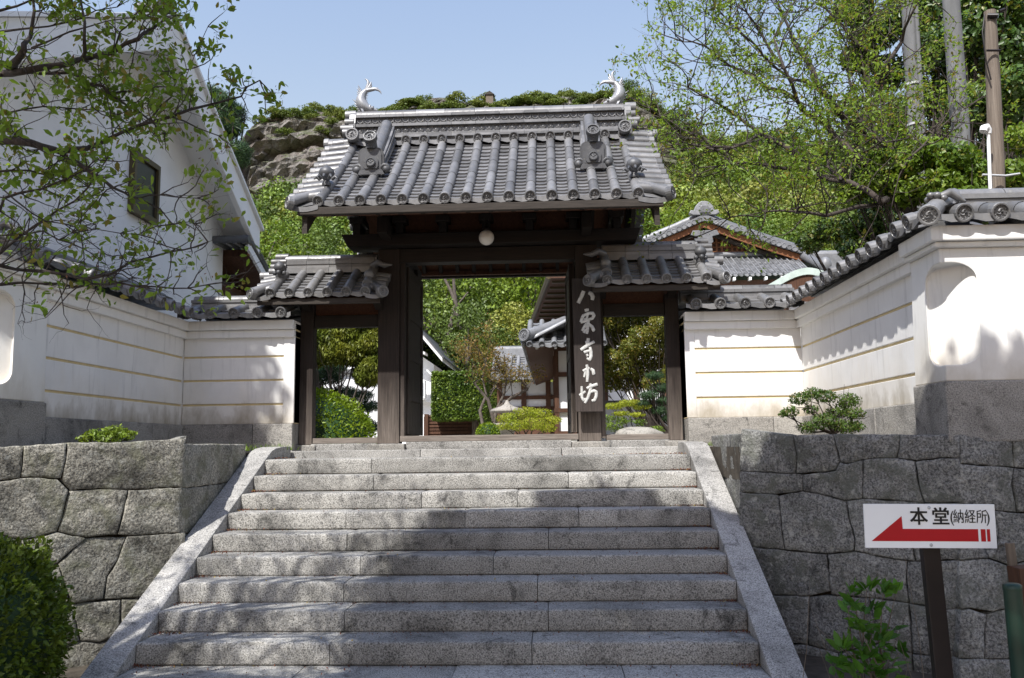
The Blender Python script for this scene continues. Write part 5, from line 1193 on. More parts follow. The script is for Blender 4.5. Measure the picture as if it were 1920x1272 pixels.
def weeds(label, pts, seed, n=26, h=.10):
    rg = random.Random(seed); c = pts[0]; t = thing('weed_tuft', label, 'weeds', tuple(c)); b = MB()
    for p in pts:
        for k in range(n):
            q = Vector(p)+Vector((rg.gauss(0, .07), rg.gauss(0, .06), 0)); d = Vector((rg.gauss(0, .5), rg.gauss(0, .5), 1)).normalized()*h*rg.uniform(.4, 1.2); w = Vector((d.y, -d.x, 0)).normalized()*.005 if abs(d.x)+abs(d.y) > 1e-4 else Vector((.005, 0, 0)); m = q+d*.55; e = q+d+Vector((d.x, d.y, -.2*h))*.5
            b.add([q-w, q+w, m+w*.8, e, m-w*.8], [(0, 1, 2, 4), (4, 2, 3)])
    b.build('blades', 'grass', t)['kind'] = 'stuff'
weeds('patch of weeds at the top of the left coping beside the wall footing', [(-3.45, 9.5, 1.70), (-3.3, 9.7, 1.70), (-3.6, 9.35, 1.70), (-3.15, 9.85, 1.70)], 8, 40)
weeds('small weeds at the top of the right coping by the low stone', [(1.72, 9.75, 1.69), (1.85, 9.85, 1.69)], 9, 26, .06)
ls = thing('kerb_stone', 'small squared stone block at the head of the right coping', 'stone', (1.93, 9.3, 1.65)); b = MB(); b.box(1.84, 2.02, 9.2, 9.45, 1.6, 1.79); b.build('block', 'coping', ls, .02)
# leafy plant below the arrow sign
rg = random.Random(31); ng = rngs(31); t = thing('leafy_plant', 'broad leaved green plant growing at the wall foot beneath the arrow sign', 'plant', (1.98, 5.35, 0)); tubes = []; C = []; D = []
for x, y, Y in ((1600, 1115, 5.3), (1625, 1105, 5.25), (1655, 1115, 5.3), (1680, 1112, 5.35), (1590, 1140, 5.2), (1640, 1150, 5.25), (1615, 1185, 5.2), (1650, 1200, 5.3), (1580, 1215, 5.2), (1620, 1235, 5.25), (1660, 1240, 5.3), (1685, 1225, 5.4), (1600, 1262, 5.2), (1640, 1268, 5.2), (1565, 1250, 5.3)):
    e = at(x, y, Y=Y); B = Vector((1.93+rg.gauss(0, .05), 5.38+rg.gauss(0, .04), 0)); tubes.append(([B, B.lerp(e, .6)+Vector((rg.gauss(0, .03), 0, .05)), e], [.006, .005, .002]))
    for k in range(9):
        d = Vector((rg.gauss(0, 1), rg.gauss(0, 1), rg.uniform(.1, 1.1))).normalized(); C.append(np.array(e+d*.055)); D.append(np.array(d)*1.4)
    for k in range(5):
        q = B.lerp(e, rg.uniform(.55, .9)); d = Vector((rg.gauss(0, 1), rg.gauss(0, 1), rg.uniform(-.1, .6))).normalized(); C.append(np.array(q+d*.05)); D.append(np.array(d)*1.4)
for k in range(14):
    B = Vector((1.93+rg.gauss(0, .14), 5.4+rg.gauss(0, .06), 0)); e = B+Vector((rg.gauss(0, .22), rg.gauss(0, .1), rg.uniform(.4, 1.05))); tubes.append(([B, B.lerp(e, .5)+Vector((rg.gauss(0, .03), 0, .04)), e], [.003, .0022, .001]))
link(leaf_mesh('leaves', C, .095, 'lf_plant', ng, org(t), up=.5, slim=.42, direct=D), 'leaves', t); tubes_mb(tubes).build('stems', 'oldwood', t)

# garden behind the gate
clump_plant('garden_conifer', 'golden weeping conifer hanging over the left side gate opening', 'tree', (-4.5, 17.2, 1.7), [(x, y, 30, 16.8+.1*((i*7) % 5)) for i, (x, y) in enumerate([(585, 600), (620, 590), (655, 600), (690, 596), (575, 635), (605, 632), (640, 628), (672, 632), (702, 640), (590, 664), (622, 660), (655, 662), (688, 668), (705, 690), (690, 700)])], 2600, .10, 'lf_weep', 41, .03, 'bark', .2, .3, 1.6, .9, True)
clump_plant('garden_pine', 'dark twisted pine under the weeping conifer in the left opening', 'tree', (-4.2, 18.4, 1.7), [(x, y, 26, 18+.12*(i % 4)) for i, (x, y) in enumerate([(590, 700), (620, 710), (605, 740), (645, 735), (675, 742), (690, 762), (660, 765), (690, 715), (625, 690), (675, 790), (690, 800), (585, 720), (600, 765), (640, 760)])], 1000, .14, 'lf_pine', 42, .045, 'bark_dk', .3, .08, 0, .45, True)
clump_plant('garden_tree', 'olive and gold leaved tree filling the right side gate opening', 'tree', (2.1, 17.6, 1.7), [(x, y, 24, 17.2+.16*(i % 5)) for i, (x, y) in enumerate([(x+((j % 2)*12), y) for j, y in enumerate(range(585, 735, 22)) for x in range(1118, 1280, 27)])], 900, .062, 'lf_olive', 43, .018, 'bark_dk', .2, .42, .2, .8, True, 2)
clump_plant('maple_shrub', 'layered bright yellow green maple in the right side gate opening', 'bush', (1.63, 16.4, 1.72), [(1150, 762, 22, 16.3), (1180, 756, 24, 16.4), (1205, 764, 20, 16.4), (1165, 776, 18, 16.2), (1195, 778, 16, 16.3)], 420, .045, 'lf_lime', 44, .02, 'bark_dk', .8, .4, 0, .3, True)
clump_plant('low_shrub', 'loose green shrub at the foot of the white garden wall in the right opening', 'bush', (1.45, 16.2, 1.72), [(1150, 800, 20, 16.0), (1170, 788, 16, 16.1), (1200, 792, 14, 16.1), (1230, 806, 16, 16.1), (1142, 785, 14, 16.1)], 160, .05, 'lf_hedge', 45, .012, 'bark_dk', .5, .45, 0, .5, True)
clump_plant('garden_pine', 'blue green cloud pruned pine beside the rock in the right opening', 'tree', (2.33, 16.5, 1.72), [(1228, 705, 18, 16.4), (1240, 728, 22, 16.5), (1215, 742, 20, 16.3), (1248, 752, 20, 16.5), (1236, 770, 18, 16.4), (1205, 757, 14, 16.3), (1250, 785, 12, 16.4)], 620, .11, 'lf_pine', 46, .05, 'bark_dk', .3, .07, 0, .45, True)
rk = thing('garden_rock', 'pale garden boulder lying in the right side gate opening', 'rock', (1.62, 15.9, 1.72)); b = MB(); b.ball((1.62, 15.9, 1.88), (.40, .30, .15), 22, 14)
for i, v in enumerate(b.v): p = Vector(v); b.v[i] = tuple(p+(p-Vector((1.62, 15.9, 1.88)))*(.35*noise.noise(p*2.3)+.12*noise.noise(p*7)))
b.build('boulder', 'stone', rk)
clump_plant('maple_shrub', 'lime green spreading maple shrub in front of the stone lantern', 'bush', (-.46, 16.4, 1.72), [(955, 785, 26, 16.4), (985, 775, 28, 16.4), (1012, 777, 26, 16.5), (1035, 788, 20, 16.4), (970, 798, 24, 16.2), (1000, 795, 28, 16.2), (1025, 803, 20, 16.3), (945, 800, 16, 16.3)], 620, .04, 'lf_lime', 47, .02, 'bark_dk', .8, .42, 0, .45, True)
sl = thing('stone_lantern', 'stone lantern with a wide umbrella shaped cap half hidden by the lime shrub', 'lantern', (-.95, 18, 1.74)); c = (-.95, 18, 1.74); LK = 1.2
def LP2(pr): return [(r*1.2, h*1.2) for r, h in pr]
b = MB(); b.lathe(LP2([(.001, .585), (.02, .58), (.035, .55), (.06, .51), (.12, .475), (.27, .43), (.30, .40), (.29, .375), (.20, .36), (.001, .36)]), (c[0], c[1], c[2]+.24), (0, 0, 1), 24); b.build('cap', 'stone', sl)
b = MB(); b.lathe(LP2([(.001, .36), (.13, .36), (.14, .2), (.13, .18), (.001, .18)]), (c[0], c[1], c[2]+.24), (0, 0, 1), 6, False); b.build('fire_box', 'stone', sl)
b = MB(); b.lathe(LP2([(.001, .40), (.24, .38), (.24, .33), (.15, .28), (.12, .2), (.13, .06), (.24, .02), (.24, -.1), (.001, -.1)]), c, (0, 0, 1), 20); b.build('pedestal', 'stone', sl)
# hedge
hd = thing('clipped_hedge', 'square clipped green hedge block above the brown slatted fence', 'hedge', (-2.3, 21.4, 1.74)); ng = rngs(51); n = 15000
Q = ng.uniform(-1, 1, (n, 3)); ax_ = ng.integers(0, 3, n); Q[np.arange(n), ax_] = np.sign(Q[np.arange(n), ax_])*ng.uniform(.9, 1.04, n); P = Q*np.array([.66, .5, .58])+np.array([-2.28, 21.3, 2.97])
link(leaf_mesh('foliage', P, .075, 'lf_hedge', ng, org(hd), simple=True), 'foliage', hd); b = MB(); b.box(-2.86, -1.70, 20.88, 21.72, 2.46, 3.48); b.build('dark_core', 'lf_pine', hd); b = MB(); b.tube([(-1.95, 21.3, 1.7), (-1.93, 21.3, 2.6)], .07, 7); b.build('trunk', 'bark', hd)  # the hedge's inside is a solid box coloured dark
rg = random.Random(52); tubes = []; tips = []
for x0, pts in ((908, [(908, 810), (900, 770), (912, 740), (905, 710), (912, 680)]), (925, [(925, 812), (930, 770), (945, 740), (950, 712)]), (925, [(926, 790), (915, 750), (890, 720)]), (930, [(930, 770), (960, 745), (990, 730)])):
    P = [at(x, y, Y=19.2) for x, y in pts]; tubes.append((P, [.05, .04, .03, .02, .012][:len(P)])); 
    for k in range(5): grow(P[-1] if k < 3 else P[-2], (rg.gauss(0, .6), rg.gauss(0, .5), .8), .5, .012, 2, rg, tubes, tips, (2, 3))
t = thing('garden_tree', 'thin pale stemmed tree with rusty young leaves behind the lantern', 'tree', (-1.6, 19.2, 1.74)); tubes_mb(tubes, 6).build('stems', 'bark', t); C = np.array([np.array(p) for p in tips]); C = np.repeat(C, 5, 0)+ng.normal(0, .07, (len(C)*5, 3))
MT['lf_rust'] = m_leaf('rusty_young_leaf', (.15, .13, .03), (.24, .17, .05), (.3, .14, .06), .4, .5, 3); link(leaf_mesh('foliage', C, .06, 'lf_rust', ng, org(t), simple=True), 'foliage', t)
# trees at the back of the garden, seen through the opening
bt = [('rounded fresh green tree behind the hedge seen through the gate', 860, 640, 34, 0, .95), ('tall fresh green tree in the middle of the gate opening', 935, 600, 37, 1, 1.15), ('bushy dark green tree at the left of the gate opening behind the white house', 805, 640, 33, 2, .85), ('fresh green tree touching the dark eaves in the opening', 1000, 620, 36, 1, 1.05),
      ('yellow green tree low behind the corridor roof in the opening', 965, 690, 31, 3, .62), ('olive round tree low above the hedge in the opening', 880, 690, 30, 2, .6), ('green tree rising behind the left side gate opening', 640, 640, 32, 0, .9), ('green tree behind the right side gate opening', 1200, 640, 32, 1, .9), ('dark tree at the far left corner behind the left side gate', 560, 660, 30, 2, .8)]
for lb, x, y, Y, k, s in bt:
    c = at(x, y, Y=Y); place_tree('garden_tree', lb, 'tree', NV[k], (c.x, Y, max(1.0, c.z-9*s*.58)), s, x*.37)
rg = random.Random(63); t = thing('bare_tree', 'pale forked tree trunk standing bare among the green leaves in the opening', 'tree', tuple(at(845, 620, Y=31.5))); b = MB()
for pts, r in (([(838, 640), (848, 600), (855, 570), (845, 545), (832, 520)], .10), ([(862, 618), (856, 580), (852, 545), (850, 515)], .09), ([(790, 650), (800, 615), (788, 585), (784, 560)], .07), ([(855, 575), (868, 560), (878, 548)], .04)):
    b.tube([at(x, y, Y=31.0) for x, y in pts], [r, r*.9, r*.75, r*.6, r*.5][:len(pts)], 7)
b.build('trunk', 'bark', t)
# pine clumps beside the storehouse roof
clump_plant('tall_pine', 'dark green pine rising behind the storehouse roof edge', 'tree', (-9.2, 22.5, 1.7), [(415, 195, 30, 22), (435, 215, 30, 22.2), (405, 225, 34, 21.8), (430, 240, 26, 22), (395, 180, 26, 22), (445, 285, 28, 22), (425, 300, 34, 22), (452, 300, 18, 22), (405, 280, 34, 22)], 1500, .26, 'lf_pine', 71, .14, 'bark_dk', .6, .07, 0, .8, True)

# ------------------------------------------------------------------ poles, evergreens and the cherry on the right
pl = thing('concrete_pole', 'nearer thick grey concrete pole among the evergreen leaves', 'pole', (6.6, 14, 1.74)); b = MB(); b.tube([at(1806, 420, Y=14), at(1800, 240, Y=14), at(1779, -60, Y=14)], [.155, .15, .135], 14); b.build('shaft', 'concrete', pl)
pl = thing('concrete_pole', 'slimmer concrete pole with a strapped side conduit behind the cherry', 'pole', (6.8, 16, 1.74)); b = MB(); b.tube([at(1722, 420, Y=16), at(1717, 240, Y=16), at(1698, -80, Y=16)], [.145, .14, .125], 14); b.build('shaft', 'concrete', pl)
b = MB(); b.tube([at(1738, 420, Y=15.85), at(1731, 240, Y=15.85), at(1716, -20, Y=15.85)], .04, 8); b.build('conduit', 'concrete', pl); b = MB()
for y in (160, 235): c = at(1716+(y-200)*.06, y, Y=16); b.tube([c+Vector((0, 0, -.02)), c+Vector((0, 0, .02))], .17, 12)
b.build('strap', 'metal', pl)
pl = thing('wooden_pole', 'weathered old wooden utility pole behind the right pier', 'pole', (4.7, 9, 1.7)); b = MB(); b.tube([at(1872, 520, Y=9), at(1868, 300, Y=9), at(1862, 150, Y=9), at(1856, 22, Y=9)], [.086, .08, .072, .062], 14); b.build('shaft', 'oldwood', pl)
b = MB(); b.tube([at(1846, 28, Y=8.95), at(1842, 60, Y=8.9), at(1848, 110, Y=8.9), at(1858, 150, Y=8.9)], .008, 5); b.tube([at(1852, 30, Y=8.95), at(1872, 30, Y=8.9)], .03, 8); b.tube([at(1874, 22, Y=8.9), at(1884, 18, Y=8.9)], .02, 8); b.tube([at(1850, 95, Y=8.9), at(1876, 95, Y=8.9)], .012, 6); b.build('cable', 'brownpost', pl)
b = MB(); b.tube([at(1842, 328, Y=8.85), at(1885, 330, Y=8.85), at(1912, 326, Y=8.85)], .012, 6); b.build('bracket_arm', 'metal', pl)
vp = thing('vent_pipe', 'slim white pipe with a round white cap standing beside the wooden pole', 'pipe', (4.6, 8.8, 1.7)); b = MB(); b.tube([at(1862, 500, Y=8.8), at(1853, 250, Y=8.8)], .018, 10); b.build('shaft', 'paint', vp); b = MB(); c = at(1849, 244, Y=8.8); b.tube([c+Vector((.022, 0, -.045)), c+Vector((.02, 0, 0)), c+Vector((0, -.01, .022)), c+Vector((-.03, -.02, .01)), c+Vector((-.045, -.025, -.025))], [.028, .036, .042, .042, .038], 12); b.build('cap', 'paint', vp)
ev = [(1640, 420, 46, 14), (1680, 440, 44, 14), (1600, 440, 40, 14.3), (1560, 430, 34, 14.6), (1720, 430, 46, 16.3), (1520, 455, 26, 14.8), (1650, 380, 40, 14), (1770, 420, 48, 13), (1830, 420, 50, 12.5), (1900, 420, 50, 12.5), (1600, 470, 30, 14), (1660, 470, 34, 14)]
clump_plant('evergreen_shrub', 'dark broadleaf evergreen mass right behind the toothed wall roof', 'tree', (6.2, 14, 1.7), ev, 1100, .085, 'lf_dark', 81, .05, 'bark_dk', .5, .5, .2, .8, False, 3)
ev = [(1640, 340, 40, 12), (1690, 310, 44, 12), (1740, 290, 44, 12), (1790, 300, 46, 11.8), (1830, 330, 42, 11.8), (1700, 360, 44, 12), (1760, 350, 48, 11.8), (1820, 380, 46, 11.6), (1650, 300, 28, 12), (1600, 360, 30, 12.3), (1900, 330, 44, 11.8), (1915, 260, 40, 12)]
MT['lf_gloss'] = m_leaf('glossy_new_leaf', (.09, .17, .016), (.19, .26, .03), (.22, .19, .03), .35, .45, 1.0, spec=.4)
clump_plant('evergreen_tree', 'glossy yellow green evergreen tree in front of the concrete poles', 'tree', (5.9, 12, 1.7), ev, 800, .085, 'lf_gloss', 82, .05, 'bark_dk', .7, .5, .2, .7, False, 3)
ev = [(1640, 60, 50, 17), (1600, 20, 40, 17), (1700, 30, 55, 17), (1760, 90, 60, 16.5), (1830, 60, 60, 16), (1890, 100, 60, 16), (1740, 180, 46, 17), (1660, 140, 46, 17.5), (1820, 200, 56, 16), (1890, 220, 56, 16), (1800, 130, 46, 17), (1610, 110, 36, 17.5), (1680, 230, 40, 17.5), (1750, 30, 50, 17), (1900, 20, 60, 16), (1840, 0, 56, 16), (1900, 160, 46, 15.5)]
clump_plant('evergreen_tree', 'tall dark evergreen tree at the top right corner with sky gaps', 'tree', (7.6, 17, 1.7), ev, 1150, .12, 'lf_dark', 83, .06, 'bark_dk', .4, .5, .2, .8, False, 4)
ev = [(x+13*((j*5) % 3), y, 44, 22+.5*((j*7) % 4)) for j, y in enumerate(range(-10, 440, 55)) for x in range(1575, 1960, 58) if x > 1760 or y > 190]
clump_plant('evergreen_tree', 'deep green broadleaf wood edge standing behind the concrete poles', 'tree', (10, 22, 1.7), ev, 420, .17, 'lf_forest3', 84, .08, 'bark_dk', .4, .5, .2, .8, True, 1)
# cherry tree, right
rg = random.Random(91); ng = rngs(91); tubes = []; tips = []
def px4(p, Y): return [at(1180+x*.393, y*.393, Y=Y0) for (x, y), Y0 in zip(p, Y if isinstance(Y, list) else [Y]*len(p))]
base4 = (1330, 990)
limbs = [([(1400, 1180), base4, (1240, 960), (1110, 880), (1000, 800)], 12.6, .12), ([(1330, 1000), (1250, 700), (1100, 610), (1000, 540), (900, 420), (820, 250), (760, 130), (700, 0)], 12.4, .085), ([(1240, 900), (1070, 740), (980, 660), (880, 560), (800, 480), (740, 330), (690, 180)], 12.0, .07),
         ([(1240, 960), (1200, 960), (1050, 870), (900, 840), (700, 800), (500, 780), (330, 800)], 11.6, .05), ([(1100, 600), (1180, 450), (1200, 330), (1100, 220), (1000, 100), (920, -20)], 12.8, .06), ([(1110, 880), (1020, 860), (950, 800), (930, 700), (900, 560)], 11.8, .035),
         ([(1240, 970), (940, 1030), (800, 1010), (650, 1010), (480, 1035)], 11.4, .03), ([(900, 840), (780, 720), (640, 640), (520, 560), (400, 480), (280, 420)], 11.8, .045), ([(800, 480), (660, 420), (540, 340), (420, 270), (300, 200), (220, 170)], 12.2, .035), ([(500, 780), (400, 700), (300, 640), (200, 580), (100, 520)], 11.6, .025),
         ([(900, 420), (780, 380), (640, 270), (560, 180), (480, 110)], 12.6, .03), ([(1200, 330), (1300, 200), (1350, 60), (1400, -40)], 13.2, .04), ([(1100, 220), (1150, 80), (1180, -40)], 13, .025), ([(1000, 540), (1060, 420), (1040, 300), (1060, 160)], 12.2, .03), ([(640, 640), (560, 680), (420, 720), (280, 690), (160, 700)], 11.5, .025), ([(820, 250), (900, 150), (940, 40)], 12.4, .02), ([(1070, 740), (1200, 680), (1330, 660), (1500, 580)], 11.8, .02), ([(1240, 950), (1330, 760), (1450, 640), (1600, 520)], 11.8, .025), ([(740, 330), (640, 180), (560, 60), (500, -20)], 12.5, .028), ([(690, 180), (760, 60), (800, -30)], 12.3, .018)]
for pts, Y, r in limbs:
    n = len(pts); Ys = [Y+(.5*math.sin(i*1.3+Y*3)) for i in range(n)]; Ys[0] = 12.6 if n > 3 else Ys[0]; P = px4(pts, Ys)
    S2 = []
    for a, c in zip(P[:-1], P[1:]): S2 += [a, a.lerp(c, .5)+Vector((rg.gauss(0, .025), rg.gauss(0, .03), rg.gauss(0, .025)))]
    S2.append(P[-1]); m = len(S2); tubes.append((S2, [max(.006, r*(1-.85*i/(m-1))) for i in range(m)]))
    for i in range(2, m):
        for k in range(2 if r > .03 else 3):
            d = (S2[i]-S2[i-1]).normalized(); e = Vector((rg.gauss(0, 1), rg.gauss(0, .9), rg.gauss(.25, .8))).normalized(); grow(S2[i], d*.45+e*.8, rg.uniform(.45, 1.0), .010, 2, rg, tubes, tips, (2, 3), .7, .62, .15, .2, 4)
MT['cherry_stem'] = MT['bark_dk']
def cherry(label, loc, tubes, tips, leaf, per, ng, bud=.35, keep=1.0):
    t = thing('cherry_tree', label, 'tree', loc); tubes_mb(tubes, 7).build('branches', 'bark_dk', t); C = np.array([tuple(p) for p in tips]); C = C[ng.random(len(C)) < keep]
    L = np.repeat(C, per, 0); L = L+ng.normal(0, leaf*.75, L.shape); link(leaf_mesh('leaves', L, leaf, 'lf_cherry', ng, org(t), up=.3, slim=.46, droop=.5), 'leaves', t)
    Bd = C[ng.random(len(C)) < bud]; Bd = np.repeat(Bd, 4, 0); Bd = Bd+ng.normal(0, leaf*.45, Bd.shape); link(leaf_mesh('calyx_clusters', Bd, leaf*.34, 'lf_bud', ng, org(t), simple=True), 'calyx_clusters', t)['kind'] = 'stuff'; return t
print('cherry right tips', len(tips))
cherry('spreading cherry tree with fresh leaves behind the right wall against the sky', (6.9, 12.6, 1.7), tubes, tips, .062, 4, ng, .28, .42)
# cherry tree, left foreground
rg = random.Random(95); ng = rngs(95); tubes = []; tips = []
limbs = [([(-260, 190), (0, 138), (45, 134), (125, 121), (170, 109), (211, 100), (257, 75), (280, 57), (313, 26)], 4.1, .024), ([(0, 140), (57, 136), (128, 136), (166, 157), (204, 175), (241, 200), (272, 219), (310, 250)], 4.3, .016), ([(-260, 300), (0, 264), (57, 268), (102, 281), (125, 298), (162, 317), (196, 340), (234, 362)], 3.8, .026), ([(110, 285), (162, 279), (211, 257), (264, 234), (321, 219), (396, 196), (453, 181), (487, 151)], 4.0, .015),
         ([(-260, 520), (0, 498), (47, 507), (127, 516), (195, 517), (224, 505), (282, 483), (343, 469), (390, 454)], 3.9, .013), ([(-260, 540), (0, 534), (72, 532), (145, 539), (202, 534), (253, 537), (325, 541), (390, 534), (445, 516)], 4.0, .010), ([(-200, 480), (0, 396), (38, 362), (113, 340), (180, 300)], 3.7, .012), ([(-200, 560), (0, 475), (45, 438), (106, 396), (166, 351), (200, 300)], 3.9, .012),
         ([(155, 112), (158, 75), (151, 0), (150, -60)], 4.1, .011), ([(20, 135), (25, 120), (45, 95), (57, 70), (60, -20)], 4.0, .026), ([(211, 100), (225, 60), (260, 20)], 4.2, .007), ([(234, 362), (262, 372), (300, 366), (370, 372)], 3.9, .006), ([(240, 365), (300, 392), (330, 420), (365, 420)], 3.9, .006), ([(0, 60), (90, 50), (180, 20), (260, -10)], 4.4, .010), ([(45, 440), (110, 450), (180, 430), (260, 440)], 3.8, .006), ([(0, 350), (60, 400), (120, 420), (190, 470)], 3.8, .006), ([(264, 234), (300, 200), (330, 150), (345, 110)], 4.0, .007), ([(321, 219), (370, 240), (410, 255)], 4.0, .005), ([(0, 20), (60, 0), (120, -30)], 4.3, .012), ([(204, 175), (270, 170), (340, 165), (390, 50)], 4.2, .006), ([(60, 90), (130, 60), (200, 40), (290, 30)], 4.3, .008), ([(-100, 210), (0, 215), (80, 200), (150, 205), (220, 215)], 4.2, .010), ([(-100, 330), (20, 320), (90, 330), (150, 350)], 4.0, .010)]
TR = Vector((-4.6, 3.6, 2.2))
for pts, Y, r in limbs:
    n = len(pts); P = [at(x, y, Y=Y+.18*math.sin(i*1.7+r*300)) for i, (x, y) in enumerate(pts)]; S2 = []
    if pts[0][0] <= 0 or pts[0] == (45, 440): S2.append(TR+Vector((0, 0, (P[0].z-2.2)*.6))); S2.append(S2[0].lerp(P[0], .55)+Vector((0, 0, .05)))
    for a, c in zip(P[:-1], P[1:]): S2 += [a, a.lerp(c, .5)+Vector((rg.gauss(0, .01), rg.gauss(0, .012), rg.gauss(0, .01)))]
    S2.append(P[-1]); m = len(S2); tubes.append((S2, [max(.0025, r*(1-.8*i/(m-1))) for i in range(m)]))
    low = sum(p[1] for p in pts)/n > 380
    for i in range(4, m):
        for k in range(2):
            d = (S2[i]-S2[i-1]).normalized(); e = Vector((rg.gauss(0, 1), rg.gauss(0, .8), rg.gauss(.1, .9))).normalized(); tp = []
            grow(S2[i], d*.6+e*.7, rg.uniform(.12, .34)*(1-.6*i/m), .0035, 2, rg, tubes, tp, (1, 3), .7, .62, .1, .22, 4); tips += [p for p in tp if rg.random() < (.22 if low else .8)]
# unseen higher boughs of the same tree, which throw the dappled shade on the steps
hi = []
for k in range(9):
    a = TR+Vector((0, 0, 1.0)); e = Vector((rg.uniform(-5.2, -2.2), rg.uniform(.8, 4.6), rg.uniform(5.6, 7.6))); P = [a, a.lerp(e, .35)+Vector((0, 0, .7)), a.lerp(e, .7)+Vector((0, 0, .5)), e]; tubes.append((P, [.06, .035, .02, .01]))
    for q in P[1:]:
        for j in range(4): grow(q, Vector((rg.gauss(0, 1), rg.gauss(0, 1), rg.gauss(.2, .6))), rg.uniform(.6, 1.1), .010, 2, rg, tubes, hi, (2, 3), .7, .65, .1, .2, 3)
tubes.append(([Vector((-5.0, 3.4, -.1)), Vector((-4.9, 3.5, 1.0)), TR, TR+Vector((.05, 0, 1.1))], [.17, .14, .11, .07]))
print('cherry left tips', len(tips), len(hi))
t = cherry('near cherry branches with sparse leaves and brown stalks hanging across the upper left', (-5.0, 3.4, 0), tubes, tips, .044, 5, ng, .40, .18)
C = np.array([tuple(p) for p in hi]); C = C[ng.random(len(C)) < .26]; C = np.repeat(C, 4, 0); C = C+ng.normal(0, .09, C.shape); link(leaf_mesh('upper_leaves', C, .075, 'lf_cherry', ng, org(t), simple=True), 'upper_leaves', t)

# ------------------------------------------------------------------ shade trees on the street side (behind the camera), they cast the broad shade
def shade_tree(label, trunk, clumps, per, seed):
    ng = rngs(seed); t = thing('shade_tree', label, 'tree', trunk); cs = [np.array(c[:3]) for c in clumps]; rs = [c[3] for c in clumps]
    link(leaf_mesh('crown', clump_points(cs, rs, per, ng, .1, .5), .22, 'lf_dark', ng, org(t), simple=True), 'crown', t); b = MB(); B = Vector(trunk); T = B+Vector((0, 0, 4.5)); b.tube([B, B.lerp(T, .5)+Vector((.1, .1, 0)), T], [.32, .26, .2], 9)
    for c in cs[::2]: e = Vector(c); b.tube([T, T.lerp(e, .5)+Vector((0, 0, .5)), e], [.12, .08, .02], 5)
    b.build('trunk', 'bark', t)
rg = random.Random(101); cl = []
PB = [(-4.1, -.7), (-4.1, 2.3), (-3.2, 3.25), (-2.6, 3.7), (-1.1, 4.05), (-.5, 3.85), (.3, 3.55), (1.4, 3.4), (2.7, 3.1), (2.7, -.7)]
def inside(x, y): return all((b[0]-a[0])*(y-a[1])-(b[1]-a[1])*(x-a[0]) < -.40*math.hypot(b[0]-a[0], b[1]-a[1]) for a, b in zip(PB, PB[1:]+PB[:1]))
for i in range(15):
    for j in range(12):
        x, y = -4.0+i*.47+rg.uniform(-.12, .12), -.7+j*.44+rg.uniform(-.12, .12)
        if inside(x, y): cl.append((x, y, 8.0+rg.gauss(0, .2), rg.uniform(.40, .56)))
print('crown clumps', len(cl))
shade_tree('broad evergreen street tree above the viewer shading the right hand steps and wall', (4.6, -2.6, -.05), cl, 420, 102)
cl = []
for k in range(26): cl.append((rg.uniform(-6.2, -1.6), rg.uniform(-1.6, -.1), 8.3+rg.gauss(0, .35), rg.uniform(.6, .95)))
shade_tree('broad evergreen street tree behind the viewer on the left shading the foot of the steps', (-5.5, -3.0, -.05), cl, 620, 103)
cl = []
for k in range(44): zz = rg.uniform(7.6, 11.2); cl.append((rg.uniform(-8.4, -6.38)-.06*(zz-9), 5.5+rg.gauss(0, .5), zz, rg.uniform(.45, .65)))
shade_tree('unseen slender tree added left of the view to shade the left front wall', (-7.2, 5.0, -.05), cl, 330, 104)  # out-of-view tree, added only to throw the shadow on that wall

# ------------------------------------------------------------------ arrow sign and posts
def text_mesh(s, size, offset=0., sx=1.):
    cu = bpy.data.curves.new('lettering', 'FONT'); cu.body = s; cu.size = size; cu.align_x = 'CENTER'; cu.align_y = 'CENTER'; cu.offset = offset; cu.extrude = .0012
    o = bpy.data.objects.new('lettering', cu); COL.objects.link(o); dg = bpy.context.evaluated_depsgraph_get(); me = bpy.data.meshes.new_from_object(o.evaluated_get(dg)); bpy.data.objects.remove(o); bpy.data.curves.remove(cu)
    return me
sg = thing('arrow_sign', 'white signboard with a red left arrow and black Japanese lettering on a dark post', 'sign', (2.0, 4.6, 0)); SY = 4.6
TL, TR_, BL, BR = at(1617, 945, Y=SY), at(1862, 945, Y=SY+.01), at(1622, 1027, Y=SY), at(1868, 1029, Y=SY+.01); su = ((TR_-TL)+(BR-BL)).normalized(); sn = su.cross((TL-BL)).normalized(); sn = sn if sn.y < 0 else -sn; sv = sn.cross(su); sw = ((TR_-TL).length+(BR-BL).length)/2; shh = (TL-BL).dot(sv); so = (TL+BL)/2-sv*shh/2-su*0
b = MB(); b.prism([(0, 0), (sw, 0), (sw, shh), (0, shh)], so, su, sv, sn, .012); pnl = b.build('panel', 'signwhite', sg, .002)
F = lambda s, t: (s*sw, (1-t)*shh)
b = MB()
for poly in ([(.048, .845), (.286, .275), (.290, .565), (.862, .565), (.862, .845)], [(.882, .565), (.918, .565), (.918, .845), (.882, .845)], [(.928, .565), (.952, .565), (.952, .845), (.928, .845)]): b.prism([F(s, t) for s, t in poly], so+sn*.0125, su, sv, sn, .001)
b.build('arrow', 'red', pnl)
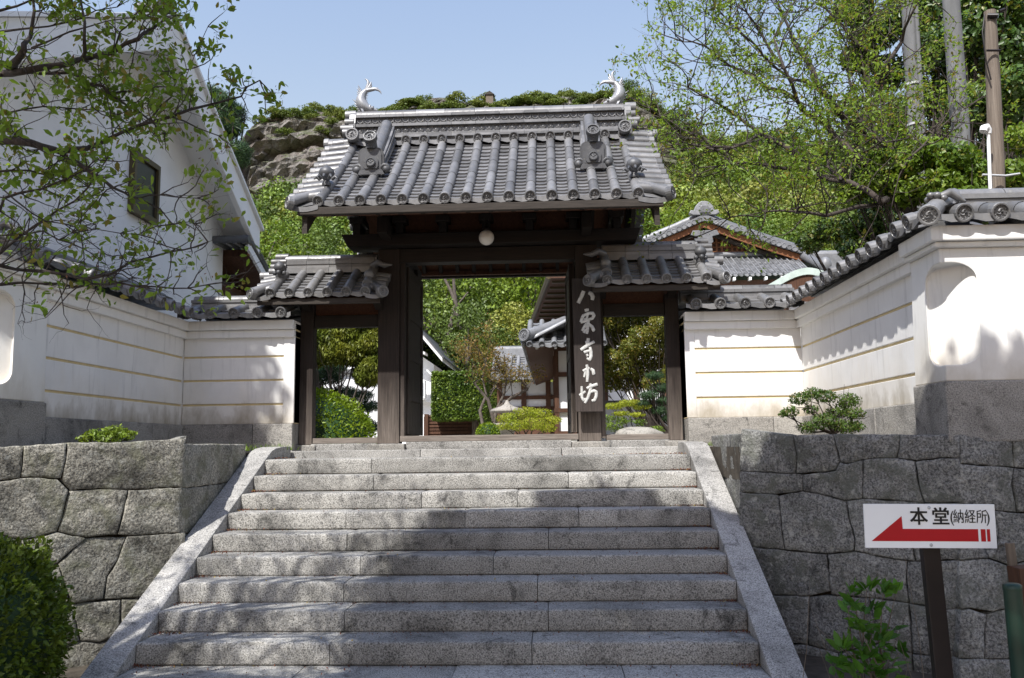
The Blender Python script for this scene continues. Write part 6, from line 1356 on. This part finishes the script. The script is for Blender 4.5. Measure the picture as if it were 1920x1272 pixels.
def put_text(s, fs, ft, size, off, sx, sy=1., lift=0.):
    me = text_mesh(s, size, off); c = so+su*(fs*sw)+sv*((1-ft)*shh)+sn*(.0135+lift); me.transform(Matrix(((su.x*sx, sv.x*sy, sn.x, c.x), (su.y*sx, sv.y*sy, sn.y, c.y), (su.z*sx, sv.z*sy, sn.z, c.z), (0, 0, 0, 1)))); me.transform(Matrix.Translation(-org(pnl))); me.materials.clear(); me.materials.append(MT['black']); link(me, 'lettering', pnl)
for i, (dx, dy) in enumerate(((0, 0), (.0042, 0), (0, .011), (.0042, .011), (.0021, .0055))):
    put_text('本', .415+dx, .30+dy, .094, 0, 1.0, 1., i*.00025); put_text('堂', .582+dx, .30+dy, .094, 0, 1.0, 1., i*.00025)
put_text('(', .668, .295, .085, 0, .8, .95); put_text('納経所', .808, .30, .075, 0, .78); put_text(')', .945, .295, .085, 0, .8, .95)
b = MB()
for s, t_ in ((.5, .08), (.5, .93)): b.lathe([(.009, 0), (.008, .003), (.001, .005)], so+su*(s*sw)+sv*((1-t_)*shh)+sn*.012, sn, 10)
b.build('bolt', 'metal', pnl)
b = MB(); p0 = at(1768, 1272, Y=4.66); p1 = at(1741, 1010, Y=4.66); d = (p1-p0).normalized(); p0 = p0-d*((p0.z+.05)/d.z); b.beam(p0, p1, .088, .05, Vector((0, 1, 0))); b.build('post', 'brownpost', sg, .004)
gp = thing('green_post', 'dark green round post at the right edge below the arrow sign', 'post', (2.3, 4.25, 0)); b = MB(); p1 = at(1898, 1102, Y=4.25); p0 = at(1914, 1272, Y=4.25); d = (p1-p0).normalized(); p0 = p0-d*((p0.z+.05)/d.z); b.tube([p0, p1], .040, 16); b.build('shaft', 'greenpost', gp, .006)
b = MB(); b.lathe([(.042, -.01), (.042, .012), (.03, .02), (.001, .022)], p1, d, 16); b.build('cap', 'greenpost', gp)
for k in (.3, .62): pass
gp = thing('wooden_stake', 'thin pale wooden stake standing behind the green post', 'stake', (2.35, 4.5, 0)); b = MB(); p1 = at(1893, 1018, Y=4.5); b.beam((p1.x+.06, 4.5, -.05), p1, .036, .03, Vector((0, 1, 0))); b.build('shaft', 'oldwood', gp, .003)
gp = thing('wooden_post', 'thick dark brown wooden post cut off by the right edge', 'post', (2.5, 4.45, 0)); b = MB(); p1 = at(1922, 1062, Y=4.45); b.beam((p1.x+.05, 4.45, -.05), p1, .12, .12, Vector((0, 1, 0))); b.build('shaft', 'cedar_dk', gp, .006)
